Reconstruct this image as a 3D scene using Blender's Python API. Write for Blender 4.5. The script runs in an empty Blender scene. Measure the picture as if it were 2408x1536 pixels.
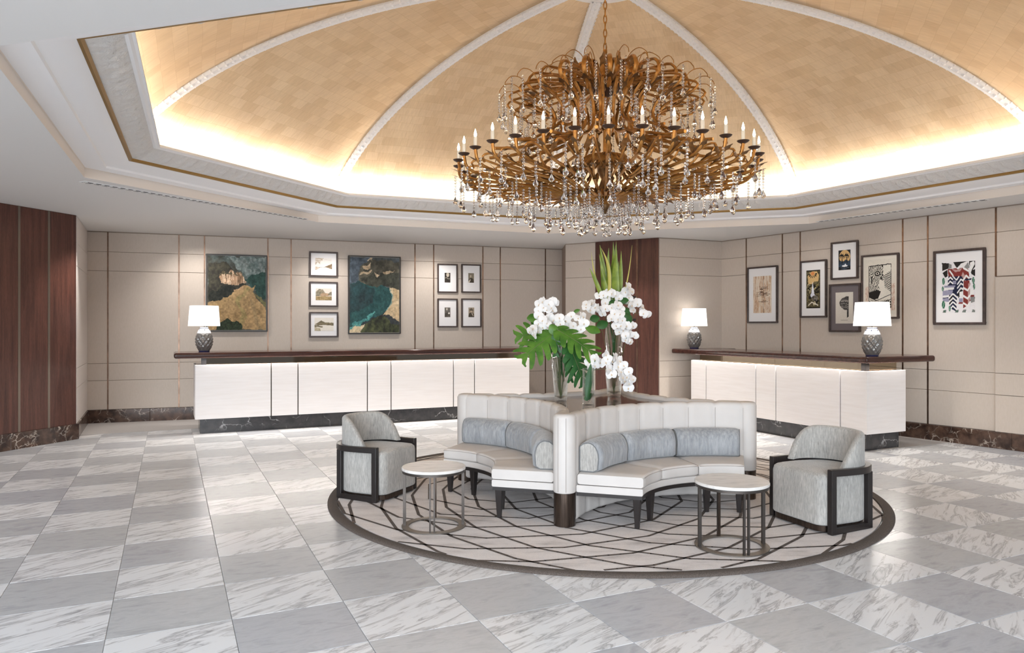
import bpy, bmesh, math, random
import numpy as np
from mathutils import Vector, Matrix

PI = math.pi
R = random.Random(7)
SC = bpy.context.scene
COL = SC.collection

# ------------------------------------------------------------------ camera
F, CX, YH, EYE = 1714.2, 1232.5, 768.0, 1.5931      # focal length / principal point in px of the 2408 px wide frame
cam = bpy.data.cameras.new('camera')
cam.sensor_width = 36.0
cam.lens = F / 2408 * 36
cam.shift_x = (1204 - CX) / 2408
cam.clip_start = 0.05
cam_o = bpy.data.objects.new('camera', cam)
cam_o.location = (0, 0, EYE)
cam_o.rotation_euler = (PI / 2, 0, 0)
COL.objects.link(cam_o)
SC.camera = cam_o

# ------------------------------------------------------------------ world and exposure
SC.view_settings.view_transform = 'Standard'
SC.view_settings.look = 'None'
SC.view_settings.gamma = 1.0
SC.view_settings.use_curve_mapping = False
SC.view_settings.exposure = 1.05
w = bpy.data.worlds.new('world')
SC.world = w
w.use_nodes = True
w.node_tree.nodes['Background'].inputs[0].default_value = (0.80, 0.90, 1.0, 1)
w.node_tree.nodes['Background'].inputs[1].default_value = 0.32
try:
    SC.cycles.max_bounces = 10
    SC.cycles.diffuse_bounces = 5
    SC.cycles.transmission_bounces = 10
    SC.cycles.sample_clamp_indirect = 4.0
    SC.cycles.caustics_reflective = False
    SC.cycles.caustics_refractive = False
except Exception:
    pass

P_COVE, P_SPOT, P_WALL, P_DAY, P_DESK = 15.5, 66.0, 32.0, 350.0, 6.0

def area(name, loc, target, sx, sy, power, color=(1, 1, 1)):
    l = bpy.data.lights.new(name, 'AREA')
    l.shape = 'RECTANGLE'; l.size = sx; l.size_y = sy; l.energy = power; l.color = color
    o = bpy.data.objects.new(name, l)
    COL.objects.link(o)
    z = (Vector(loc) - Vector(target)).normalized()
    return o, z

def area_dir(name, loc, xdir, emit, sx, sy, power, color):
    o, _ = area(name, loc, loc, sx, sy, power, color)
    z = -Vector(emit).normalized()
    x = Vector(xdir).normalized()
    y = z.cross(x).normalized(); x = y.cross(z)
    m = Matrix((x, y, z)).transposed().to_4x4(); m.translation = loc
    o.matrix_world = m
    return o

def spot(loc, target, power, angle, blend=0.8, color=(1, .95, .9), size=.06):
    l = bpy.data.lights.new('downlight', 'SPOT')
    l.energy = power; l.spot_size = math.radians(angle); l.spot_blend = blend; l.color = color
    l.shadow_soft_size = size
    o = bpy.data.objects.new('downlight', l); COL.objects.link(o)
    o.location = loc
    d = Vector(target) - Vector(loc)
    o.rotation_euler = d.to_track_quat('-Z', 'Y').to_euler()
    return o

# added fill light behind the camera, standing in for daylight from an unseen entrance
_d = area_dir('rear_daylight_fill', (-1.5, -3.5, 2.0), (1, 0, 0), (0.1, 1, -0.7), 12, 3.0, P_DAY, (.86, .93, 1))
_d.data.spread = math.radians(105)

# dome octagon (corner k = angle + radius from the dome centre)
DC = (0.84, 7.558)
ZC = 3.1656
_OCT = [(-3.05, 4.116), (-4.637, 7.684), (-3.10, 10.98), (.414, 12.336), (4.354, 11.145), (6.262, 8.064), (4.78, 4.13), (1.20, 2.87)]
def oct_pt(k, s, z):
    x, y = _OCT[k % 8]
    return (DC[0] + (x - DC[0]) * s, DC[1] + (y - DC[1]) * s, z)

for k in range(8):        # LED strips in the cove behind the cornice
    a = Vector(oct_pt(k, .880, 3.535)); b = Vector(oct_pt(k + 1, .880, 3.535))
    m = (a + b) / 2
    L = (b - a).length
    out = Vector((b.y - a.y, a.x - b.x, 0)) / L          # square to the cornice edge, away from the middle
    if out.x * (m.x - DC[0]) + out.y * (m.y - DC[1]) < 0: out = -out
    area_dir('cove_light', m, (b - a), out * .8 + Vector((0, 0, 1)), L * 1.0, .05, P_COVE * L / 4, (1, .955, .89))

# recessed downlights in the soffit
for x, y in ((-5.9, 10.2), (-4.3, 11.2), (-2.5, 12.0), (-.6, 12.7), (1.6, 12.5)):
    spot((x, y, 3.14), (x + .15, y - .1, 0), P_SPOT, 95)
for x, y in ((2.3, 11.7), (3.9, 10.9), (5.2, 9.7), (6.5, 8.2), (6.8, 6.4)):
    spot((x, y, 3.14), (x - .3, y - .2, 0), P_SPOT * .75, 90)
for x, y in ((-5.9, 6.8), (-5.2, 4.6), (5.6, 3.4)):
    spot((x, y, 3.14), (x, y + .2, 0), P_SPOT * .8, 105)
# wall washers in front of the picture walls
for x, y in ((-5.35, 11.75), (-3.3, 12.45), (-1.55, 13.1)):
    spot((x, y, 3.15), (x - .25, y + .85, 1.2), P_WALL * 1.5, 110, 1.0)
for x, y in ((4.35, 11.35), (5.1, 10.3), (5.85, 9.2)):
    spot((x - .35, y - .2, 3.15), (x + .75, y + .45, 1.0), P_WALL * .2, 110, 1.0)

# ------------------------------------------------------------------ helpers
def lin(c):
    return c / 12.92 if c <= .04045 else ((c + .055) / 1.055) ** 2.4
def hexc(h):
    h = h.lstrip('#')
    return tuple(lin(int(h[i:i + 2], 16) / 255) for i in (0, 2, 4))
def rgb(r, g, b):
    return tuple(lin(v / 255) for v in (r, g, b))

class MB:
    """collects shapes of one mesh"""
    def __init__(s): s.v = []; s.f = []; s.mi = []; s.uv = None
    def add(s, v, f, m=0):
        n = len(s.v); s.v += [tuple(p) for p in v]
        s.f += [tuple(i + n for i in q) for q in f]; s.mi += [m] * len(f)
    def box(s, x0, x1, y0, y1, z0, z1, m=0, M=None):
        v = [(x0, y0, z0), (x1, y0, z0), (x1, y1, z0), (x0, y1, z0), (x0, y0, z1), (x1, y0, z1), (x1, y1, z1), (x0, y1, z1)]
        if M is not None: v = [M @ Vector(p) for p in v]
        s.add(v, [(0, 3, 2, 1), (4, 5, 6, 7), (0, 1, 5, 4), (1, 2, 6, 5), (2, 3, 7, 6), (3, 0, 4, 7)], m)
    def prism(s, poly, z0, z1, m=0, ch=0.0):
        n = len(poly)
        v = [(x, y, z0) for x, y in poly]
        if ch:
            c = (sum(p[0] for p in poly) / n, sum(p[1] for p in poly) / n)
            v += [(x, y, z1 - ch) for x, y in poly]
            ins = []
            for x, y in poly:
                d = math.hypot(x - c[0], y - c[1]) or 1
                k = 1 - ch * 1.2 / d
                ins.append((c[0] + (x - c[0]) * k, c[1] + (y - c[1]) * k, z1))
            v += ins
            f = [tuple(range(n - 1, -1, -1)), tuple(range(2 * n, 3 * n))]
            for r in (0, n):
                f += [(r + i, r + (i + 1) % n, r + n + (i + 1) % n, r + n + i) for i in range(n)]
        else:
            v += [(x, y, z1) for x, y in poly]
            f = [tuple(range(n - 1, -1, -1)), tuple(range(n, 2 * n))]
            f += [(i, (i + 1) % n, n + (i + 1) % n, n + i) for i in range(n)]
        s.add(v, f, m)
    def tube(s, pts, rad, n=8, m=0, cap=True, flat=1.0):
        pts = [Vector(p) for p in pts]
        if not isinstance(rad, (list, tuple)): rad = [rad] * len(pts)
        T = []
        for i in range(len(pts)):
            a = pts[max(i - 1, 0)]; b = pts[min(i + 1, len(pts) - 1)]
            T.append((b - a).normalized())
        up = Vector((0, 0, 1)) if abs(T[0].z) < .9 else Vector((1, 0, 0))
        nrm = (up - T[0] * up.dot(T[0])).normalized()
        v = []
        for i, p in enumerate(pts):
            nrm = (nrm - T[i] * nrm.dot(T[i])).normalized()
            b = T[i].cross(nrm)
            for k in range(n):
                a = 2 * PI * k / n + PI / n
                v.append(p + (nrm * math.cos(a) + b * math.sin(a) * flat) * rad[i])
        f = []
        for i in range(len(pts) - 1):
            for k in range(n):
                k2 = (k + 1) % n
                f.append((i * n + k, i * n + k2, (i + 1) * n + k2, (i + 1) * n + k))
        if cap:
            f.append(tuple(range(n - 1, -1, -1)))
            f.append(tuple((len(pts) - 1) * n + k for k in range(n)))
        s.add(v, f, m)
    def lathe(s, prof, n=24, m=0, c=(0, 0, 0)):
        v = []; f = []
        for r, z in prof:
            for k in range(n):
                a = 2 * PI * k / n
                v.append((c[0] + r * math.cos(a), c[1] + r * math.sin(a), c[2] + z))
        for i in range(len(prof) - 1):
            for k in range(n):
                k2 = (k + 1) % n
                f.append((i * n + k, i * n + k2, (i + 1) * n + k2, (i + 1) * n + k))
        if prof[0][0] > 1e-5: f.append(tuple(range(n - 1, -1, -1)))
        if prof[-1][0] > 1e-5: f.append(tuple((len(prof) - 1) * n + k for k in range(n)))
        s.add(v, f, m)
    def ball(s, c, r, n=6, rings=4, m=0, sc=(1, 1, 1)):
        pr = [(max(1e-6, math.sin(PI * i / rings)), -math.cos(PI * i / rings)) for i in range(rings + 1)]
        v = []; f = []
        for q, z in pr:
            for k in range(n):
                a = 2 * PI * k / n
                v.append((c[0] + r * q * math.cos(a) * sc[0], c[1] + r * q * math.sin(a) * sc[1], c[2] + r * z * sc[2]))
        for i in range(rings):
            for k in range(n):
                k2 = (k + 1) % n
                f.append((i * n + k, i * n + k2, (i + 1) * n + k2, (i + 1) * n + k))
        s.add(v, f, m)
    def grid(s, P, m=0):
        """P: rows of points"""
        nr, nc = len(P), len(P[0])
        v = [p for r in P for p in r]
        s.add(v, [(i * nc + j, i * nc + j + 1, (i + 1) * nc + j + 1, (i + 1) * nc + j) for i in range(nr - 1) for j in range(nc - 1)], m)
    def mesh(s, name, mats, smooth=0, weld=True, bevel=0):
        me = bpy.data.meshes.new(name)
        me.from_pydata([tuple(p) for p in s.v], [], s.f)
        if not isinstance(mats, (list, tuple)): mats = [mats]
        for q in mats: me.materials.append(q)
        if len(mats) > 1: me.polygons.foreach_set('material_index', s.mi)
        bm = bmesh.new(); bm.from_mesh(me)
        if weld: bmesh.ops.remove_doubles(bm, verts=bm.verts, dist=1e-5)
        bmesh.ops.recalc_face_normals(bm, faces=bm.faces)
        bm.to_mesh(me); bm.free()
        if smooth:
            me.polygons.foreach_set('use_smooth', [True] * len(me.polygons))
            if smooth < 179: me.set_sharp_from_angle(angle=math.radians(smooth))
        me.update()
        return me
    def build(s, name, mats, parent=None, smooth=0, bevel=0, seg=2, loc=None, weld=True):
        return link(name, s.mesh(name, mats, smooth, weld), parent, bevel, seg, loc)

def link(name, me, parent=None, bevel=0, seg=2, loc=None, rotz=None):
    o = bpy.data.objects.new(name, me)
    COL.objects.link(o)
    if parent is not None: o.parent = parent
    if loc is not None: o.location = loc
    if rotz is not None: o.rotation_euler = (0, 0, rotz)
    if bevel:
        b = o.modifiers.new('bevel', 'BEVEL'); b.width = bevel; b.segments = seg; b.limit_method = 'ANGLE'; b.angle_limit = math.radians(40)
        b.harden_normals = False
    return o

def tag(o, label=None, cat=None, group=None, kind=None):
    if label: o['label'] = label
    if cat: o['category'] = cat
    if group: o['group'] = group
    if kind: o['kind'] = kind
    return o

def thing(name, label, cat, loc=(0, 0, 0), rotz=0, group=None):
    o = bpy.data.objects.new(name, None); COL.objects.link(o)
    o.empty_display_size = .1
    o.location = loc; o.rotation_euler = (0, 0, rotz)
    return tag(o, label, cat, group)

def copy_tree(o, parent=None):
    c = o.copy(); COL.objects.link(c)
    if parent is not None: c.parent = parent
    for ch in list(o.children): copy_tree(ch, c)
    return c

# ------------------------------------------------------------------ materials
class NT:
    def __init__(s, name):
        s.m = bpy.data.materials.new(name); s.m.use_nodes = True
        s.t = s.m.node_tree; s.b = s.t.nodes['Principled BSDF']
    def n(s, typ, **kw):
        q = s.t.nodes.new(typ)
        for k, v in kw.items(): setattr(q, k, v)
        return q
    def l(s, a, b): s.t.links.new(a, b)
    def set(s, **kw):
        names = dict(color='Base Color', rough='Roughness', metal='Metallic', spec='Specular IOR Level', trans='Transmission Weight', ior='IOR',
                     sheen='Sheen Weight', coat='Coat Weight', emit='Emission Strength', ecol='Emission Color', alpha='Alpha', sss='Subsurface Weight')
        for k, v in kw.items():
            i = s.b.inputs[names[k]]
            if k in ('color', 'ecol'): v = (*v, 1)
            i.default_value = v
        return s
    def coords(s, kind='Object', scale=(1, 1, 1), rot=(0, 0, 0), rnd=False):
        tc = s.n('ShaderNodeTexCoord'); mp = s.n('ShaderNodeMapping')
        mp.inputs['Scale'].default_value = scale; mp.inputs['Rotation'].default_value = rot
        src = tc.outputs[kind]
        if rnd:
            oi = s.n('ShaderNodeObjectInfo'); mul = s.n('ShaderNodeMath', operation='MULTIPLY'); mul.inputs[1].default_value = 57.0
            s.l(oi.outputs['Random'], mul.inputs[0])
            ad = s.n('ShaderNodeVectorMath', operation='ADD')
            s.l(src, ad.inputs[0]); s.l(mul.outputs[0], ad.inputs[1])
            src = ad.outputs[0]
        s.l(src, mp.inputs['Vector'])
        return mp.outputs[0]
    def noise(s, vec, scale=5, detail=4, rough=.55, dist=0):
        q = s.n('ShaderNodeTexNoise'); q.inputs['Scale'].default_value = scale; q.inputs['Detail'].default_value = detail
        q.inputs['Roughness'].default_value = rough; q.inputs['Distortion'].default_value = dist
        if vec is not None: s.l(vec, q.inputs['Vector'])
        return q.outputs['Fac']
    def ramp(s, fac, stops, interp='LINEAR'):
        q = s.n('ShaderNodeValToRGB'); cr = q.color_ramp; cr.interpolation = interp
        while len(cr.elements) < len(stops): cr.elements.new(.5)
        for e, (p, c) in zip(cr.elements, stops):
            e.position = p; e.color = (*c, 1) if len(c) == 3 else c
        s.l(fac, q.inputs[0])
        return q.outputs[0]
    def mix(s, a, b, fac, mode='MIX'):
        q = s.n('ShaderNodeMix', data_type='RGBA', blend_type=mode)
        for i, v in ((6, a), (7, b)):
            if hasattr(v, 'default_value'): s.l(v, q.inputs[i])
            else: q.inputs[i].default_value = (*v, 1)
        if hasattr(fac, 'default_value'): s.l(fac, q.inputs[0])
        else: q.inputs[0].default_value = fac
        return q.outputs[2]
    def col(s, sock): s.l(sock, s.b.inputs['Base Color']); return s
    def bump(s, h, strength=.2, dist=.01):
        q = s.n('ShaderNodeBump'); q.inputs['Strength'].default_value = strength; q.inputs['Distance'].default_value = dist
        s.l(h, q.inputs['Height']); s.l(q.outputs[0], s.b.inputs['Normal']); return s

def plain(name, color, rough=.5, **kw):
    return NT(name).set(color=color, rough=rough, **kw).m

def mottled(name, c1, c2, scale=6, rough=.5, stretch=(1, 1, 1), bump=0, kind='Object', lo=.35, hi=.65, rnd=False, **kw):
    t = NT(name).set(rough=rough, **kw)
    f = t.noise(t.coords(kind, stretch, rnd=rnd), scale, 5)
    t.col(t.ramp(f, [(lo, c1), (hi, c2)]))
    if bump: t.bump(f, bump)
    return t.m

def m_white_tile():
    t = NT('white_veined_marble').set(rough=.24, spec=.4)
    oi = t.n('ShaderNodeObjectInfo')
    tc = t.n('ShaderNodeTexCoord')
    ad = t.n('ShaderNodeVectorMath', operation='MULTIPLY_ADD')
    ad.inputs[1].default_value = (1, 1, 1)
    sc = t.n('ShaderNodeVectorMath', operation='SCALE'); sc.inputs[0].default_value = (31, 17, 11)
    t.l(oi.outputs['Random'], sc.inputs['Scale'])
    t.l(tc.outputs['Object'], ad.inputs[0]); t.l(sc.outputs[0], ad.inputs[2])
    rot = t.n('ShaderNodeVectorRotate', rotation_type='Z_AXIS')
    ang = t.n('ShaderNodeMath', operation='MULTIPLY_ADD'); ang.inputs[1].default_value = -.45; ang.inputs[2].default_value = -.22
    t.l(oi.outputs['Random'], ang.inputs[0])
    t.l(ad.outputs[0], rot.inputs['Vector']); t.l(ang.outputs[0], rot.inputs['Angle'])
    mp = t.n('ShaderNodeMapping'); mp.inputs['Scale'].default_value = (1.1, 7.5, 1)
    t.l(rot.outputs[0], mp.inputs['Vector'])
    f1 = t.noise(mp.outputs[0], 2.1, 8, .62, .9)
    mp2 = t.n('ShaderNodeMapping'); mp2.inputs['Scale'].default_value = (1.3, 3.4, 1)
    t.l(rot.outputs[0], mp2.inputs['Vector'])
    f2 = t.noise(mp2.outputs[0], 2.4, 6, .6, 1.2)
    W = rgb(224, 225, 227)
    c1 = t.ramp(f1, [(.30, W), (.50, W), (.545, rgb(206, 206, 208)), (.575, rgb(168, 168, 171)), (.60, rgb(203, 203, 205)), (.7, W)])
    c2 = t.ramp(f2, [(.0, (1, 1, 1)), (.56, (1, 1, 1)), (.62, (.72, .71, .71)), (.66, (.9, .89, .89)), (.8, (1, 1, 1))])
    return t.col(t.mix(c1, c2, .8, 'MULTIPLY')).m

def m_grey_tile():
    t = NT('grey_marble').set(rough=.26, spec=.4)
    v = t.coords('Object', (1.4, 4, 1), (0, 0, -.35), rnd=True)
    f = t.noise(v, 3.2, 8, .65, .5)
    a = t.ramp(f, [(.25, rgb(172, 174, 178)), (.5, rgb(190, 192, 195)), (.70, rgb(166, 168, 172)), (.76, rgb(182, 184, 187))])
    oi = t.n('ShaderNodeObjectInfo')
    b = t.ramp(oi.outputs['Random'], [(0, (.9, .9, .93)), (1, (1.0, .99, .97))])
    return t.col(t.mix(a, b, 1.0, 'MULTIPLY')).m

def m_veined(name, base, base2, vein, scale=7, width=.05, rough=.2):
    t = NT(name).set(rough=rough, spec=.5)
    v = t.coords('Object')
    nz = t.n('ShaderNodeTexNoise'); nz.inputs['Scale'].default_value = 5; nz.inputs['Detail'].default_value = 6; t.l(v, nz.inputs['Vector'])
    wv = t.mix(v, nz.outputs['Color'], .25)
    vo = t.n('ShaderNodeTexVoronoi', feature='DISTANCE_TO_EDGE'); vo.inputs['Scale'].default_value = scale
    t.l(wv, vo.inputs['Vector'])
    gate = t.noise(v, 3, 3)
    base_c = t.ramp(t.noise(v, 9, 6), [(.35, base), (.62, base2)])
    ve = t.ramp(vo.outputs['Distance'], [(0, (1, 1, 1)), (width, (0, 0, 0))])
    g = t.ramp(gate, [(.46, (0, 0, 0)), (.62, (1, 1, 1))])
    mm = t.mix(ve, g, 1.0, 'MULTIPLY')
    return t.col(t.mix(base_c, vein, mm)).m

def m_dome():
    t = NT('gold_leaf').set(rough=.42, metal=.25, spec=.4)
    tc = t.n('ShaderNodeTexCoord')
    br = t.n('ShaderNodeTexBrick'); br.offset = .37; br.squash = 1
    br.inputs['Color1'].default_value = (*rgb(222, 203, 176), 1); br.inputs['Color2'].default_value = (*rgb(206, 183, 151), 1)
    br.inputs['Mortar'].default_value = (*rgb(208, 186, 155), 1)
    br.inputs['Scale'].default_value = 1; br.inputs['Mortar Size'].default_value = .0022
    br.inputs['Brick Width'].default_value = .17; br.inputs['Row Height'].default_value = .14; br.inputs['Bias'].default_value = -.35
    nzc = t.n('ShaderNodeTexNoise'); nzc.inputs['Scale'].default_value = 3; t.l(tc.outputs['UV'], nzc.inputs['Vector'])
    t.l(t.mix(tc.outputs['UV'], nzc.outputs['Color'], .035), br.inputs['Vector'])
    f = t.noise(t.coords('UV', (1, .35, 1)), 1.3, 6, .6)
    blotch = t.ramp(f, [(.3, (.86, .80, .74)), (.68, (1.08, 1.06, 1.0))])
    f2 = t.noise(t.coords('UV', (14, 2.0, 1)), 3, 5, .7)
    fine = t.ramp(f2, [(.3, (.9, .88, .85)), (.7, (1.05, 1.04, 1.02))])
    c = t.mix(br.outputs['Color'], blotch, 1.0, 'MULTIPLY')
    t.col(t.mix(c, fine, 1.0, 'MULTIPLY'))
    t.bump(br.outputs['Fac'], .15, .004)
    return t.m

def m_wood(name, c1, c2, rough=.35, stretch=(9, 9, .5), scale=2.2):
    t = NT(name).set(rough=rough, spec=.4)
    v = t.coords('Object', stretch)
    f = t.noise(v, scale, 7, .62, .6)
    f2 = t.noise(t.coords('Object', (90, 90, 6)), 3, 3)
    a = t.ramp(f, [(.3, c1), (.68, c2)])
    b = t.ramp(f2, [(.35, (.8, .8, .8)), (.65, (1.12, 1.12, 1.12))])
    return t.col(t.mix(a, b, 1.0, 'MULTIPLY')).m

def m_fabric(name, c1, c2, stretch=(60, 60, 10), scale=1.6):
    t = NT(name).set(rough=.9, sheen=.35, spec=.15)
    f = t.noise(t.coords('Object', stretch), scale, 6, .7)
    f2 = t.noise(t.coords('Object', (1, 1, .6)), 5, 3)
    a = t.ramp(f, [(.3, c1), (.68, c2)])
    b = t.ramp(f2, [(.3, (.86, .86, .86)), (.7, (1.1, 1.1, 1.1))])
    t.col(t.mix(a, b, 1.0, 'MULTIPLY'))
    return t.bump(f, .15, .002).m

def m_leaf(name, c1, c2):
    t = NT(name).set(rough=.4, spec=.4)
    f = t.noise(t.coords('Object'), 9, 3)
    return t.col(t.ramp(f, [(.35, c1), (.68, c2)])).m

def m_attr(name, rough=.55):
    t = NT(name).set(rough=rough, spec=.25)
    a = t.n('ShaderNodeAttribute'); a.attribute_name = 'Col'
    t.col(a.outputs['Color'])
    return t.m

M = {}
M['white_tile'] = m_white_tile(); M['grey_tile'] = m_grey_tile()
M['grout'] = plain('grout', rgb(205, 203, 202), .8)
M['carpet'] = mottled('grey_carpet', rgb(168, 163, 160), rgb(182, 177, 174), 160, .95, bump=.3)
M['panel'] = mottled('beige_wall_fabric', rgb(199, 187, 175), rgb(203, 191, 180), 60, .75, (1, 1, .3), spec=.2)
M['panel_back'] = plain('wall_joint_backing', rgb(160, 143, 130), .8)  # darker beige backing that shows in the panel joints
M['offwhite_panel'] = mottled('pale_wall_fabric', rgb(214, 205, 198), rgb(220, 211, 205), 60, .75, spec=.2)
M['bronze'] = mottled('bronze_strip', rgb(112, 90, 76), rgb(142, 114, 96), 8, .3, metal=.85)
M['dark_bronze'] = mottled('dark_bronze', rgb(70, 60, 54), rgb(92, 80, 72), 8, .28, (8, 8, .5), metal=.9)
M['brass_grey'] = plain('brushed_bronze', rgb(128, 118, 108), .34, metal=.85)
M['gunmetal'] = plain('gunmetal_leg', rgb(86, 80, 76), .36, metal=.8)
M['base_metal'] = plain('satin_bronze_ring', rgb(120, 112, 104), .42, metal=.7)
M['mahogany'] = m_wood('mahogany', rgb(66, 41, 35), rgb(104, 66, 55))
M['mahogany_top'] = m_wood('mahogany_polished', rgb(50, 30, 27), rgb(84, 52, 44), .16, (.7, 9, 9))
M['ebony'] = plain('ebony_wood', rgb(38, 33, 32), .3, spec=.5)
M['emperador'] = m_veined('brown_emperador_marble', rgb(52, 38, 33), rgb(92, 70, 58), rgb(214, 200, 186), 11, .06)
M['marquina'] = m_veined('black_marble', rgb(44, 43, 45), rgb(62, 60, 61), rgb(190, 188, 188), 4.5, .018)
M['table_marble'] = mottled('white_table_marble', rgb(228, 225, 221), rgb(206, 203, 200), 9, .22, (1, 3, 1), lo=.45, hi=.75)
M['grey_marble_top'] = m_veined('dark_grey_marble', rgb(96, 88, 85), rgb(118, 110, 106), rgb(180, 174, 170), 5, .03, .08)
M['desk_white'] = mottled('white_lacquer_panel', rgb(243, 238, 236), rgb(238, 232, 229), 5, .35, (.4, .4, 6))
M['bronze_mirror'] = plain('bronze_mirror', rgb(158, 144, 124), .04, metal=1.0)
M['dark_reflection_mirror'] = plain('mirror_dark_reflection', rgb(104, 92, 80), .05, metal=1.0)  # mirror tinted darker: reflection of unseen dark furniture put into its colour
M['ceiling'] = plain('ceiling_paint', rgb(226, 225, 224), .8)
M['cream'] = plain('cream_paint', rgb(236, 226, 216), .7)
M['plaster'] = plain('white_plaster', rgb(246, 246, 248), .7)
M['gilt'] = plain('gilt_line', rgb(150, 118, 66), .4, metal=.6)
M['dome'] = m_dome()
t = NT('carved_plaster').set(color=rgb(228, 226, 224), rough=.7)
vv = t.coords('Object', (1, 1, 1)); f = t.n('ShaderNodeTexVoronoi', feature='SMOOTH_F1'); f.inputs['Scale'].default_value = 13
t.l(t.mix(vv, t.n('ShaderNodeTexNoise').outputs['Color'], .05), f.inputs['Vector'])
nf = t.noise(vv, 22, 4, .6, 2.0)
t.bump(t.mix(f.outputs['Distance'], nf, .6), .75, .03)
M['carved'] = t.m
M['leather'] = mottled('white_leather', rgb(208, 203, 199), rgb(213, 208, 204), 5, .5, spec=.3)
M['leather_seam'] = plain('leather_seam', rgb(172, 164, 158), .7)
M['chenille'] = m_fabric('grey_chenille', rgb(148, 146, 142), rgb(197, 194, 189))
M['chenille_blue'] = m_fabric('blue_grey_chenille', rgb(134, 138, 143), rgb(176, 178, 181), (30, 30, 4))
M['piping_grey'] = plain('grey_piping', rgb(120, 122, 124), .8)
M['gold'] = mottled('antique_gold', rgb(176, 120, 56), rgb(216, 158, 86), 14, .38, metal=.6)
M['gold_dark'] = mottled('aged_gold_leaf', rgb(98, 70, 42), rgb(140, 102, 62), 20, .45, metal=.5)
M['dish'] = plain('dark_bronze_dish', rgb(82, 62, 52), .45, metal=.4)
M['candle'] = plain('candle_tube', rgb(244, 238, 226), .5)
M['bulb'] = NT('candle_bulb').set(color=(1, .9, .75), ecol=(1, .90, .74), emit=18.0).m
M['lamp_bulb'] = NT('lamp_bulb').set(color=(1, 1, 1), ecol=(1, .95, .88), emit=2.5).m
M['crystal'] = NT('crystal').set(color=(.97, .97, .98), rough=.02, trans=1.0, ior=1.52, spec=.6).m
def m_clear(name, tint, base, edge):
    """clear glass: see-through in the middle, reflecting towards the rim"""
    t = NT(name); nt = t.t
    tr = t.n('ShaderNodeBsdfTransparent'); tr.inputs[0].default_value = (*tint, 1)
    gl = t.n('ShaderNodeBsdfGlass'); gl.inputs['IOR'].default_value = 1.3; gl.inputs['Roughness'].default_value = 0.0
    lw = t.n('ShaderNodeLayerWeight'); lw.inputs['Blend'].default_value = .5
    mp = t.n('ShaderNodeMapRange'); mp.inputs['To Min'].default_value = base; mp.inputs['To Max'].default_value = edge
    t.l(lw.outputs['Facing'], mp.inputs['Value'])
    mx = t.n('ShaderNodeMixShader'); t.l(mp.outputs[0], mx.inputs[0]); t.l(tr.outputs[0], mx.inputs[1]); t.l(gl.outputs[0], mx.inputs[2])
    t.l(mx.outputs[0], nt.nodes['Material Output'].inputs['Surface'])
    return t.m
M['glass'] = m_clear('clear_glass', (.97, .985, .98), .12, .75)
M['water'] = m_clear('water', (.98, .99, .99), .08, .35)
M['smoke_glass'] = NT('smoked_glass').set(color=rgb(150, 147, 144), rough=.06, trans=.35, ior=1.5, spec=1.0, metal=.25).m
M['porcelain'] = plain('white_porcelain', rgb(232, 234, 240), .15)
M['blue_glaze'] = plain('blue_glaze', rgb(50, 54, 92), .2)
M['shade'] = NT('lamp_shade').set(color=rgb(250, 249, 247), rough=.8, ecol=(1, .98, .95), emit=.75).m
M['frame_dark'] = m_wood('dark_frame_wood', rgb(58, 48, 46), rgb(86, 72, 68), .4, (4, 4, 4))
M['frame_black'] = plain('black_frame', rgb(38, 34, 32), .4)
M['mat_white'] = plain('mat_board', rgb(240, 238, 238), .8)
M['mat_cream'] = plain('cream_paper', rgb(228, 220, 208), .8)
M['mat_grey'] = plain('grey_mat_board', rgb(112, 104, 106), .6)
M['art'] = m_attr('painted_art')
M['petal'] = NT('white_petal').set(color=rgb(246, 245, 244), rough=.55, spec=.2).m
M['lip'] = plain('orchid_lip', rgb(228, 206, 176), .5)
M['stem'] = plain('green_stem', rgb(92, 96, 60), .5)
M['leaf'] = m_leaf('monstera_green', rgb(58, 104, 38), rgb(96, 140, 52))
M['leaf_dark'] = m_leaf('deep_green', rgb(36, 82, 40), rgb(56, 108, 50))
M['blade'] = m_leaf('blade_green', rgb(98, 122, 40), rgb(142, 160, 58))
M['blade_tip'] = plain('yellow_green', rgb(186, 178, 84), .5)
t = NT('rug_pile').set(rough=.95, spec=.1)
f = t.noise(t.coords('Object', (1, 3, 1)), 2.2, 6, .6); f2 = t.noise(t.coords('Object'), 260, 2)
c = t.ramp(f, [(.28, rgb(190, 184, 182)), (.46, rgb(226, 220, 218)), (.7, rgb(236, 231, 229))])
t.col(t.mix(c, t.ramp(f2, [(.3, (.86, .86, .86)), (.7, (1.08, 1.08, 1.08))]), 1.0, 'MULTIPLY')); t.bump(f2, .12, .002)
M['rug'] = t.m
M['rug_line'] = mottled('rug_dark_pile', rgb(78, 69, 64), rgb(112, 102, 96), 220, .95, bump=.15)
M['rug_border'] = mottled('rug_border_pile', rgb(66, 58, 52), rgb(104, 94, 88), 200, .95, bump=.15)
M['vent_dark'] = plain('vent_slot', rgb(60, 60, 64), .6)
M['black'] = plain('black_metal', rgb(26, 25, 25), .35)

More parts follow.
